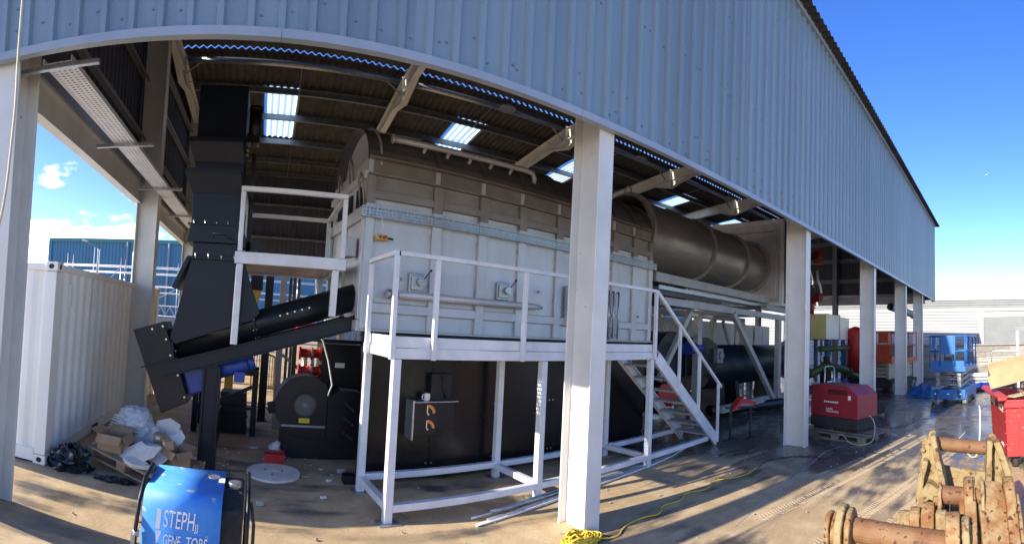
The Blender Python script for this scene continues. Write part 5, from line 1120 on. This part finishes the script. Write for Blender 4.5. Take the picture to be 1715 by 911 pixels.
for i, (x, y, z, rz, lb) in enumerate(((-.22,-.22,.16,.5,'small closed carton inside the open box on the pallet'), (.12,.14,.30,.2,'small closed carton on top of the broken board heap'), (.40,-.05,.34,-.6,'small closed carton perched on the torn box'))):
    t = thing('small_carton', lb, 'cardboard box', onp(x,y,z), PRZ+rz, 'cardboard boxes on the pallet'); t.rotation_euler.x = .2
    m = MB(); m.box(-.07,.07,-.05,.05,0,.12); m.build('carton', 'cardboard', t, bev=.003); m = MB(); m.box(-.03,.03,-.0525,-.0505,.06,.10); m.build('paper_label', 'label_white', t)
rnd = random.Random(11)
def slab(name, label, pts, thick, mt, loc, rot, cat, group=None):
    """broken sheet: jagged outline with real thickness"""
    m = MB(); m.prism(pts, 'z', 0, thick); o = m.build(name, mt, bev=.003); o.location = loc; o.rotation_euler = rot; return tag(o, label, cat, group)
def jag(a, b, n, r):
    return [((a*(1+r*rnd.uniform(-1,1)))*cos(2*pi*k/n), (b*(1+r*rnd.uniform(-1,1)))*sin(2*pi*k/n)) for k in range(n)]
slab('broken_board', 'largest broken white board leaning on the front of the pallet heap', [(-.34,-.05),(-.22,-.16),(.02,-.2),(.26,-.12),(.34,.03),(.12,.06),(.02,.14),(-.14,.06),(-.30,.20),(-.36,.08)], .016, 'plaster', onp(.08,-.26,.25), (.75,-.25,PRZ+.15), 'board', 'broken boards on the pallet')
slab('broken_board', 'cream broken board lying behind the white one on the pallet', jag(.26,.15,9,.2), .03, 'plaster', onp(.22,-.10,.22), (.45,.1,PRZ-.4), 'board', 'broken boards on the pallet')
slab('broken_board', 'speckled chipboard sheet standing upright at the back of the pallet', [(-.16,0),(.2,-.02),(.22,.34),(.05,.40),(-.15,.33)], .018, 'plaster', onp(.02,.36,.16), (1.35,0,PRZ+.1), 'board', 'broken boards on the pallet')
slab('broken_board', 'pointed white board shard standing among the small cartons', [(-.10,0),(.09,.0),(.12,.15),(.02,.22),(-.03,.13),(-.12,.10)], .010, 'paper', onp(.30,.22,.30), (1.2,.1,PRZ), 'board', 'broken boards on the pallet')
slab('broken_board', 'flat crumbled cream board at the foot of the heap', jag(.20,.10,9,.25), .05, 'plaster', onp(.18,-.40,.145), (.1,.05,PRZ), 'board', 'broken boards on the pallet')
slab('broken_board', 'grey paper faced board scrap beside the wrapped bundle', jag(.11,.16,7,.15), .012, 'paper', onp(-.10,.22,.30), (1.0,.2,PRZ-.3), 'board', 'broken boards on the pallet')
wp = thing('wrapped_bundle', 'bulging bundle of newspaper wrapped in clear plastic at the back of the pallet', 'bundle', onp(-.42,.26,.142), PRZ)
m = MB(); nu, nv = 18, 10; V = []
for i in range(nv+1):
    t = i/nv*pi*.5
    for k in range(nu):
        a = 2*pi*k/nu; r = 1+.10*rnd.uniform(-1,1); s_ = cos(t)**.55; V.append((.33*s_*cos(a)*r, .25*s_*sin(a)*r, .46*sin(t)**.8*(1+.05*rnd.uniform(-1,1))))
m.add(V, [(i*nu+k, i*nu+(k+1) % nu, (i+1)*nu+(k+1) % nu, (i+1)*nu+k) for i in range(nv) for k in range(nu)]); m.build('plastic_wrap', 'clear_plastic', wp, fix=False)
m = MB(); m.box(-.20,.22,-.268,-.25,.0,.16); m.build('blue_band', 'motor_blue', wp)
for i in range(6): m = MB(); m.bar((-.26+.01*i,-.24+.012*i,.16+.035*i), (.28-.012*i,-.22+.012*i,.155+.034*i), .05, .012); m.build('newspaper', 'paper', wp)
bgm = MB(); V = []; nu, nv = 22, 12
for i in range(nv+1):
    t = i/nv*pi*.5
    for k in range(nu):
        a = 2*pi*k/nu; r = 1+.22*rnd.uniform(-1,1); s_ = cos(t)**.6; V.append((-2.28+.28*s_*cos(a)*r, 5.62+.24*s_*sin(a)*r, .004+.24*sin(t)**.9*(1+.25*rnd.uniform(-1,1))))
bgm.add(V, [(i*nu+k, i*nu+(k+1) % nu, (i+1)*nu+(k+1) % nu, (i+1)*nu+k) for i in range(nv) for k in range(nu)]); tag(bgm.build('black_rubbish_bag', 'black_plastic', fix=False), 'slumped black rubbish bag between the container and the pallet', 'bag')
b2 = MB(); V = []
for i in range(nv+1):
    t = i/nv*pi*.5
    for k in range(nu):
        a = 2*pi*k/nu; r = 1+.2*rnd.uniform(-1,1); s_ = cos(t)**.6; V.append((-1.62+.26*s_*cos(a)*r, 5.42+.08*s_*sin(a)*r, .004+.045*sin(t)*(1+.3*rnd.uniform(-1,1))))
b2.add(V, [(i*nu+k, i*nu+(k+1) % nu, (i+1)*nu+(k+1) % nu, (i+1)*nu+k) for i in range(nv) for k in range(nu)]); tag(b2.build('black_plastic_sheet', 'black_plastic', fix=False), 'flat crumpled black plastic sheet at the front edge of the pallet', 'plastic sheet')

# ------------------------------------------------------------------ rope, cables, floor conduits
def coil(cx, cy, n, R, h, seed):
    r = random.Random(seed); P = []; ph = 0
    for i in range(n):
        ph += .42 + .18*r.random(); rr = R*(.45+.55*r.random()**.5) ; P.append((cx + rr*cos(ph)*(1+.15*sin(i*.31)), cy + .62*rr*sin(ph), .012 + h*r.random()*(1-rr/R*.55)))
    out = []
    for i in range(len(P)-1):
        for s_ in (0, .5): a, b = Vector(P[i]), Vector(P[i+1]); out.append(a.lerp(b, s_))
    sm = [out[0]] + [(out[i-1]+out[i]*2+out[i+1])/4 for i in range(1, len(out)-1)] + [out[-1]]
    return sm
rp_ = thing('yellow_rope', 'tangled heap of yellow rope at the foot of the centre column, tail trailing away', 'rope', (3.1, 3.72, 0))
m = MB(); m.tube([q for q in coil(0, 0, 150, .24, .15, 5)], .0085, 6); m.tube([q for q in coil(-.02, .02, 110, .17, .20, 9)], .0085, 6); m.build('coil', 'rope_yellow', rp_)
m = MB(); m.tube([(-.2,0,.02),(-.34,-.03,.015),(-.42,.02,.012),(-.36,.10,.012),(-.25,.12,.02)], .0085, 6); m.build('loop', 'rope_yellow', rp_)
tail = [(3.25,3.72,.03),(3.5,3.6,.012),(3.75,3.78,.011),(4.1,3.84,.011),(4.35,3.74,.011),(4.55,3.95,.011),(4.9,3.86,.011),(5.15,4.05,.011),(5.5,3.86,.011),(5.85,4.1,.011),(6.3,3.82,.011),(6.9,3.9,.011)]
def smooth(P, it=2):
    P = [Vector(p) for p in P]
    for _ in range(it):
        Q = [P[0]]
        for i in range(len(P)-1): Q += [P[i].lerp(P[i+1], .25), P[i].lerp(P[i+1], .75)]
        P = Q + [P[-1]]
    return P
m = MB(); m.tube([q-Vector((3.1,3.72,0)) for q in smooth(tail)], .0085, 6); m.build('tail', 'rope_yellow', rp_)
m = MB(); m.tube(smooth([(6.9,3.9,.008),(7.4,4.0,.008),(7.9,3.75,.008),(8.1,3.4,.008),(7.9,3.15,.008),(8.4,3.05,.008),(8.9,3.3,.008)]), .008, 6); tag(m.build('black_floor_cable', 'dark_rubber'), 'thin black cable snaking on the floor in front of the third column', 'cable')
m = MB(); m.tube(smooth([(10.0,2.9,.5),(9.95,2.75,.36),(9.7,2.7,.05),(9.3,2.75,.012),(9.25,3.1,.012),(9.45,3.3,.15),(9.5,3.42,.15)]), .010, 6); tag(m.build('cream_cable', 'cable_cream'), 'cream cable looping from the red generator over its pallet to the floor', 'cable')
m = MB(); m.tube(smooth([(9.9,2.7,.012),(11.0,2.85,.012),(12.2,2.3,.012),(13.0,2.5,.012)]), .010, 6); tag(m.build('brown_cable', 'wood_grey'), 'brown cable crossing the wet floor beyond the red generator', 'cable')
m = MB(); m.tube(smooth([(8.7,.45,.92),(8.5,.42,.8),(8.3,.45,.012),(9.2,.8,.012),(10.0,1.0,.012),(11.0,.9,.012)]), .014, 6); tag(m.build('white_flex', 'cable_white'), 'white flex trailing out of the red skip across the floor', 'cable')
for i in range(6):
    o_ = .05*i; m = MB(); m.tube(smooth([(2.35+.15*(i % 3),4.55+o_,.02+.018*(i % 2)),(4.4,5.02+o_*.9,.02+.018*(i % 2)),(6.2,5.32+o_*.7,.018),(7.4+.2*(i % 2),5.72+o_,.018)],1), .016, 8); tag(m.build('conduit_length', 'galv' if i % 2 else 'cable_white'), 'long thin grey conduit lying along the foot of the white platform', 'conduit', 'conduits lying in front of the platform')
hc = [(-2.15,3.50,6.2),(-2.155,3.50,5.2),(-2.16,3.50,4.67),(-2.17,3.50,4.17),(-2.16,3.5,3.8),(-2.18,3.5,3.4),(-2.20,3.5,3.05),(-2.24,3.5,2.78),(-2.34,3.5,2.4),(-2.5,3.5,2.0)]
m = MB(); m.tube([q for q in smooth(hc)], .011, 8); tag(m.build('hanging_cable', 'cable_cream'), 'cream cable hanging down outside the fascia in front of the corner column', 'cable')

# ------------------------------------------------------------------ rusty excavator coupler in the foreground
TH = 1.47; KF = Vector((sin(TH), cos(TH), 0)); KR = Vector((cos(TH), -sin(TH), 0))
kq = thing('excavator_coupler', 'rusty mud caked excavator quick coupler with pins and ear plates', 'excavator attachment', (4.2, .45, 0), 0)
KQ = Matrix(((KR.x, KF.x, 0, 0), (KR.y, KF.y, 0, 0), (0, 0, 1, 0), (0, 0, 0, 1)))
kq.rotation_euler = (0, 0, atan2(KR.y, KR.x))
KB = Matrix.Translation(kq.location).inverted()
def kpart(m, name, mt, bev=.012, parent=kq):
    # coordinates written as (lateral, distance from the eye, height): bring them to the coupler's own base
    off = Vector((kq.location.dot(KR), kq.location.dot(KF), 0))
    m.v = [tuple(Vector(v)-off) for v in m.v]; o = m.build(name, mt, parent, base=(0,0,0), bev=bev)
    md = o.modifiers.new('fine', 'SUBSURF'); md.subdivision_type = 'SIMPLE'; md.levels = md.render_levels = 3
    md = o.modifiers.new('wear', 'DISPLACE'); md.texture = WEAR; md.strength = .016 if mt != 'rust_pin' else .006; md.mid_level = .5; md.texture_coords = 'LOCAL'
    return o
WEAR = bpy.data.textures.new('wear', 'CLOUDS'); WEAR.noise_scale = .07; WEAR.noise_depth = 3
def rplate(poly, a0, a1): m = MB(); m.prism(poly, 'x', a0, a1); return m      # poly in (distance, height), thickness laterally
# two tall ears seen nearly edge-on from the front, swept back
def ear(l0, l1, prof, name='ear_plate', mt='rust_mud'):
    """plate whose face looks at the viewer's side: lateral profile over height"""
    return kpart(rplate(prof, l0, l1), name, mt, .014)
earL = [(-.245,1.27),(-.215,1.295),(-.18,1.285),(-.16,1.17),(-.09,.88),(-.06,.70),(-.08,.62),(-.10,.05),(-.40,.05),(-.375,.55),(-.37,.73),(-.35,.88),(-.315,1.05),(-.312,1.19),(-.29,1.21),(-.26,1.20)]
earR = [(.275,1.19),(.30,1.235),(.335,1.25),(.37,1.22),(.48,.92),(.55,.65),(.60,.05),(.25,.05),(.25,.55),(.27,.80),(.255,1.10)]
m = MB(); m.prism(earL, 'y', 4.34, 4.42); kpart(m, 'ear_plate', 'rust_mud', .016)
m = MB(); m.prism(earR, 'y', 4.40, 4.48); kpart(m, 'ear_plate', 'rust_mud', .016)
def rib(path, w, y0, y1, mt='rust'):
    A = [Vector((p[0], 0, p[1])) for p in path]; m = MB(); L = []; R = []
    for i, p in enumerate(A):
        d = (A[min(i+1, len(A)-1)]-A[max(i-1, 0)]).normalized(); n = Vector((-d.z, 0, d.x))*w/2; L.append((p+n)); R.append((p-n))
    m.prism([(q.x, q.z) for q in L] + [(q.x, q.z) for q in reversed(R)], 'y', y0, y1); return kpart(m, 'edge_rib', mt, .012)
rib([(-.205,1.28),(-.17,1.10),(-.125,.90),(-.085,.72),(-.10,.30)], .05, 4.16, 4.345, 'rust_mud')
rib([(-.27,1.05),(-.305,.90),(-.33,.74),(-.345,.40)], .05, 4.22, 4.345, 'rust_mud')
rib([(-.345,.60),(-.31,.76),(-.24,.85),(-.17,.80),(-.13,.62)], .045, 4.20, 4.345, 'rust_mud')
rib([(.30,1.22),(.29,1.0),(.285,.80),(.27,.40)], .05, 4.22, 4.405, 'rust_mud')
rib([(.36,1.20),(.45,.95),(.53,.66),(.56,.35)], .06, 4.24, 4.405, 'rust_mud')
m = MB(); m.prism([(-.12,.62),(-.30,.62),(-.30,.05),(-.12,.05)], 'y', 4.22, 4.33); kpart(m, 'web_plate', 'rust_mud')
m = MB(); m.cyl((-.20,4.10,.72), (-.10,4.10,.72), .07, 20); kpart(m, 'bushing', 'rust', .01)
m = MB(); m.cyl((-.26,4.40,1.18), (-.30,4.40,1.18), .045, 18); kpart(m, 'pin_boss', 'rust_mud', .006)
m = MB(); m.cyl((-.20,4.40,1.17), (.33,4.42,1.11), .062, 24); kpart(m, 'upper_pin', 'rust_pin', .004)
m = MB(); m.prism([(-.174,.93),(.284,.86),(.284,.68),(-.174,.74)], 'y', 4.55, 4.62); kpart(m, 'cross_plate', 'rust_mud')
m = MB(); m.prism([(-.06,.60),(.40,.60),(.40,.10),(-.06,.10)], 'y', 4.40, 4.50); kpart(m, 'body_plate', 'rust_mud')
# second pin with round bosses
m = MB(); m.cyl((-.12,3.80,.90), (.22,3.80,.87), .070, 24); kpart(m, 'middle_pin', 'rust_pin', .004)
for l, w, r, mt in ((-.13,.03,.13,'rust'), (.10,.055,.17,'rust'), (.20,.03,.15,'rust_mud')):
    m = MB(); m.cyl((l-w/2,3.80,.86), (l+w/2,3.80,.86), r, 30); kpart(m, 'boss', mt, .012)
m = MB(); m.cyl((.02,3.72,.80), (.07,3.72,.80), .07, 20); kpart(m, 'bushing', 'rust', .01)
# round edged link plates dropping towards the viewer
def link_plate(l0, l1, d0, z0, d1, z1, r, mt='rust'):
    a = atan2(z1-z0, d1-d0); P = [(d0+r*cos(t), z0+r*sin(t)) for t in [a+pi/2+pi*k/10 for k in range(11)]] + [(d1+r*1.1*cos(t), z1+r*1.1*sin(t)) for t in [a-pi/2+pi*k/10 for k in range(11)]]
    return kpart(rplate(P, l0, l1), 'link_plate', mt, .012)
link_plate(.055,.145, 3.86,.84, 3.30,.42, .17, 'rust'); link_plate(-.27,-.17, 3.75,.70, 3.45,.35, .15, 'rust'); link_plate(-.155,-.075, 3.62,.72, 3.30,.35, .12, 'rust_mud'); link_plate(-.06,-.0, 3.5,.66, 3.2,.35, .11, 'rust')
link_plate(.38,.46, 3.92,.82, 3.40,.35, .17, 'rust'); link_plate(.47,.50, 3.86,.74, 3.5,.4, .13, 'rust')
m = MB(); m.cyl((-.42,3.74,.70), (.0,3.74,.68), .065, 22); kpart(m, 'cross_pin', 'rust_pin', .004)
m = MB(); m.cyl((-.46,3.74,.70), (-.34,3.74,.70), .09, 22); kpart(m, 'pin_head', 'rust_mud', .012)
m = MB(); m.cyl((-.36,3.74,.70), (-.28,3.74,.70), .12, 22); kpart(m, 'pin_head', 'rust', .012)
m = MB(); m.add([(.16,3.84,1.0),(.36,3.92,.96),(.50,3.25,.38),(.20,3.20,.40),(.16,3.84,.92),(.36,3.92,.88),(.50,3.25,.30),(.20,3.20,.32)], [(0,1,2,3),(7,6,5,4),(0,4,5,1),(1,5,6,2),(2,6,7,3),(3,7,4,0)]); kpart(m, 'sloping_plate', 'rust')
# near pin with stacked discs, lower left
m = MB(); m.cyl((-.74,3.40,.76), (-.04,3.36,.70), .085, 26); kpart(m, 'near_pin', 'rust_pin', .004)
for l, w, r, mt in ((-.755,.04,.165,'rust'), (-.815,.055,.185,'rust_mud'), (-.865,.035,.12,'rust'), (-.91,.04,.13,'rust'), (-.03,.10,.16,'rust'), (.06,.05,.13,'rust_mud')):
    m = MB(); m.cyl((l-w/2,3.40,.74), (l+w/2,3.40,.74), r, 28); kpart(m, 'disc', mt, .012)
for l, d, z in ((-.30,4.335,1.13),(-.33,4.335,.66),(.50,4.395,.75),(.40,4.395,1.06),(.31,4.395,.62)):
    m = MB(); m.cyl((l,d,z), (l,d-.03,z), .022, 6); kpart(m, 'bolt_head', 'rust', .003)
m = MB(); m.tube([(-.17,4.545,.745),(-.05,4.545,.73),(.10,4.54,.715),(.28,4.545,.69)], .012, 8); kpart(m, 'weld_bead', 'rust', 0)
# lower body carrying it all down to the ground
m = MB(); m.box(-.30, .55, 3.25, 4.0, .0, .42); kpart(m, 'lower_body', 'rust_mud', .03)
m = MB(); m.box(-.90, .10, 3.34, 3.62, .0, .46); kpart(m, 'lower_body', 'rust', .03)

# ------------------------------------------------------------------ red skip full of waste
sk = thing('red_skip', 'battered red plastic waste skip filled with cardboard and board', 'skip', (7.70, -.02, 0), .155)
# local x away from the viewer along the yard, y to the left; near left corner at the origin
m = MB(); L, Wd, h0, h1 = 1.95, 1.25, .22, 1.14
m.add([(.06,-.04,h0),(L-.05,-.04,h0),(L-.05,-Wd,h0),(.06,-Wd,h0),(0,.0,h1),(L,.0,h1),(L,-Wd-.04,h1),(0,-Wd-.04,h1),(.04,-.04,h1),(L-.04,-.04,h1),(L-.04,-Wd,h1),(.04,-Wd,h1),(.1,-.08,h0+.05),(L-.1,-.08,h0+.05),(L-.1,-Wd+.04,h0+.05),(.1,-Wd+.04,h0+.05)],
  [(3,2,1,0),(0,1,5,4),(1,2,6,5),(2,3,7,6),(3,0,4,7),(4,5,9,8),(5,6,10,9),(6,7,11,10),(7,4,8,11),(8,9,13,12),(9,10,14,13),(10,11,15,14),(11,8,12,15),(12,13,14,15)]); m.build('tub', 'skip_red', sk, bev=.012)
for z in (.42, .60, .78, .95):
    f = (z-h0)/(h1-h0); m = MB(); m.box(.06*(1-f)-.018, .06*(1-f)-.001, -Wd, -.0, z, z+.022); m.build('rib', 'skip_red', sk)
for y in (-.25, -.62, -.95): m = MB(); m.bar((.035,y,.26), (-.008,y,1.08), .03, .02, (1,0,0)); m.build('upright_rib', 'skip_red', sk)
m = MB(); m.prism([(-.0,1.14),(.12,1.14),(.12,1.19),(-.03,1.17)], 'x', -.06, L+.25); m.build('rim', 'skip_red', sk, bev=.01)
m = MB(); m.add([(.0,.10,1.13),(L*.9,.20,1.17),(L*.9,.02,1.21),(.0,-.05,1.18),(.0,.10,1.15),(L*.9,.20,1.19),(L*.9,.02,1.23),(.0,-.05,1.20)], [(0,1,2,3),(7,6,5,4),(0,4,5,1),(1,5,6,2),(2,6,7,3),(3,7,4,0)]); m.build('broken_lid', 'skip_red', sk)
m = MB(); m.box(-.05, -.002, -Wd-.03, .02, 1.02, 1.10); m.build('rim', 'skip_red', sk, bev=.01)
for x in (.3, 1.6):
    m = MB(); m.cyl((x,-.16,.10),(x,-.24,.10),.10,16); m.box(x-.08,x+.08,-.28,-.12,.16,.219); m.build('castor', 'dark_rubber', sk); m = MB(); m.cyl((x,-1.05,.10),(x,-1.13,.10),.10,16); m.box(x-.08,x+.08,-1.17,-1.01,.16,.219); m.build('castor', 'dark_rubber', sk)
SR = lambda x, z, y: Matrix.Translation((x, y, z)) @ Matrix.Rotation(pi, 4, 'Z') @ Matrix.Rotation(pi/2-.03, 4, 'X')
lettering('CAPITAL', .17, 'label_white', sk, SR(1.75,.92,.006), sx=.9); lettering('WASTE', .17, 'label_white', sk, SR(.72,.92,.006), sx=.95); lettering('recycling', .07, 'label_white', sk, SR(.6,.34,-.026))
cbx = wthing('cardboard_tray', 'long open brown cardboard tray sticking up out of the red skip', 'cardboard box', (8.5, .1, 1.2))
P0, dd, ee, hh = Vector((8.75, .20, 1.36)), Vector((-.25, -1.15, .30)), Vector((-.42, .02, -.10)), Vector((.06, .08, .22))
m = MB(); m.add([P0, P0+dd, P0+dd+ee, P0+ee, P0+hh, P0+dd+hh, P0+dd+ee+hh*.9-ee*.1, P0+ee+hh*.9-ee*.1], [(0,1,2,3),(0,4,5,1),(3,2,6,7),(0,3,7,4)]); m.build('carton', 'cardboard', cbx, fix=False).modifiers.new('thick','SOLIDIFY').thickness = .010
m = MB(); m.add([P0+hh*1.02, P0+dd+hh*1.02, P0+dd+hh*1.3-ee*.25, P0+hh*1.3-ee*.25], [(0,1,2,3)]); m.build('flap', 'cardboard', cbx, fix=False).modifiers.new('thick','SOLIDIFY').thickness = .008
for i, (p, q, mt, lb) in enumerate((((7.95,-.12,1.17),(8.7,-1.0,1.26),'plywood','plywood offcut lying across the red skip'), ((8.0,-.35,1.22),(9.2,-.2,1.20),'wood','timber batten lying along the rim of the red skip'), ((8.15,-.3,1.20),(7.9,-.9,1.28),'white_steel','white strip lying across the near end of the red skip'))):
    m = MB(); m.bar(p, q, .16 if i == 0 else .07, .03); tag(m.build('waste_board', mt, bev=.003), lb, 'board')

# ------------------------------------------------------------------ litter, tyre prints, gulls
m = MB(); rnd = random.Random(21); ico = [(0,0,1),(.9,0,.2),(.28,.85,.2),(-.72,.53,.2),(-.72,-.53,.2),(.28,-.85,.2),(0,0,-.3)]
for i in range(420):
    if i < 200: x, y = rnd.uniform(-1.8,3.5), rnd.uniform(4.0,8.6)
    else: x, y = rnd.uniform(1.5,12), rnd.uniform(1.5,6.5)
    s_ = .006+.022*rnd.random()**4; a = rnd.uniform(0,6.28)
    m.add([(x+s_*(p[0]*cos(a)-p[1]*sin(a))*rnd.uniform(.8,1.4), y+s_*(p[0]*sin(a)+p[1]*cos(a)), .004+s_*max(0,p[2]+.2)) for p in ico], [(0,1,2),(0,2,3),(0,3,4),(0,4,5),(0,5,1),(6,2,1),(6,3,2),(6,4,3),(6,5,4),(6,1,5)])
stuff(tag(m.build('gravel', 'stone'), 'scattered crumbs of stone and plaster on the yard floor', 'gravel'))
for i, (x, y, s_, lb) in enumerate(((1.0,6.15,.09,'flat pale rag of plaster on the floor in front of the fan'), (1.25,6.5,.11,'crumpled grey rag lying near the platform leg'), (.85,5.55,.07,'broken pale stone on the sunny floor between generator and platform'), (.1,5.25,.06,'pale stone crumb lying beside the blue generator'), (.0,7.5,.10,'torn white paper on the dark floor by the steel bin'), (1.5,5.9,.08,'small pale stone beside the rear platform leg'))):
    o = MB(); P = jag(s_*.62, s_*.34, 8, .45); o.prism(P, 'z', .004, .03+.03*(i % 2)); tag(o.build('floor_scrap', 'stone' if i % 2 else 'paper', bev=.006), lb, 'debris').location = (x, y, 0)
bxs = MB(); bxs.box(1.18,1.36,6.02,6.2,0,.11); tag(bxs.build('black_box', 'black_paint', bev=.01), 'small black box on the floor against the platform leg', 'box')
m = MB(); rnd = random.Random(5)
for (p, q) in (((4.35,1.95),(9.3,.95)), ((4.15,1.55),(7.4,.93)), ((5.2,3.1),(10.6,2.05)), ((5.0,2.75),(10.6,1.7))):
    p, q = Vector((*p,.004)), Vector((*q,.004)); d = (q-p); n = int(d.length/.055); d.normalize(); s_ = Vector((-d.y,d.x,0))
    for i in range(n):
        for sgn in (-1, 1):
            if rnd.random() < .07: continue
            c = p+d*(i*.055+.027*(sgn > 0)); a = c+s_*sgn*.012; b = c+s_*sgn*(.085+.02*rnd.random())+d*.035; w = d*.016*rnd.uniform(.5,1)
            z = Vector((0,0,.003)); m.add([a-w,a+w,b+w,b-w,a-w*.5+z,a+w*.5+z,b+w*.5+z,b-w*.5+z], [(4,5,6,7),(0,1,5,4),(1,2,6,5),(2,3,7,6),(3,0,4,7)])
stuff(tag(m.build('tyre_prints', 'tyre_dust', fix=False), 'rows of pale tyre tread prints dried on the yard floor', 'tyre prints'))
m = MB(); rnd = random.Random(33)
for i in range(150):
    if i < 45: p = onp(rnd.uniform(-.55,.6), rnd.uniform(-.48,.42), .15+.02*rnd.random())
    elif i < 110: p = Vector((rnd.uniform(-.7,1.1), rnd.uniform(6.2,8.2), .006))
    else: p = Vector((rnd.uniform(-2.2,-.4), rnd.uniform(5.2,7.4), .006))
    s_ = rnd.uniform(.012,.05)*(.7 if i >= 45 else 1); n = rnd.randint(4,7); P = [(p.x+s_*rnd.uniform(.5,1.3)*cos(2*pi*k/n+i), p.y+s_*rnd.uniform(.3,1.0)*sin(2*pi*k/n+i)) for k in range(n)]
    z0 = p.z; vs = [(x, y, z0+rnd.uniform(0,.014)) for x, y in P]; m.add(vs+[(x, y, z+.003) for x, y, z in vs], [tuple(range(n,2*n)), tuple(reversed(range(n)))]+[(k,(k+1)%n,n+(k+1)%n,n+k) for k in range(n)])
stuff(tag(m.build('litter', 'paper'), 'torn paper and board scraps strewn over the pallet and dark floor', 'litter'))
def gull(x, y, z, rz, s_, lb):
    t = thing('flying_gull', lb, 'bird', (x, y, z), rz, 'gulls in the sky')
    m = MB(); m.tube([(0,-.22*s_,0),(0,-.12*s_,.0),(0,.05*s_,.01),(0,.2*s_,.0),(0,.3*s_,.01)], .06, 8, True, [.02*s_,.06*s_,.08*s_,.05*s_,.015*s_]); m.build('body', 'label_white', t)
    for sgn in (-1, 1): m = MB(); m.add([(sgn*.04*s_,-.08*s_,.02),(sgn*.04*s_,.1*s_,.02),(sgn*.35*s_,.1*s_,.16*s_),(sgn*.35*s_,-.02*s_,.16*s_),(sgn*.7*s_,-.06*s_,.06*s_)], [(0,1,2,3),(3,2,4)]); m.build('wing', 'label_white', t, fix=False).modifiers.new('thick','SOLIDIFY').thickness = .015
gull(69, 2, 27, .4, .8, 'highest of the white gulls in the blue sky'); gull(66, -1.5, 17, 1.1, .6, 'lowest small white gull in the blue sky'); gull(70, 3.5, 15, 2.0, .5, 'middle small white gull in the blue sky')
for o_ in bpy.data.objects:
    if '_b' in o_.keys(): del o_['_b']
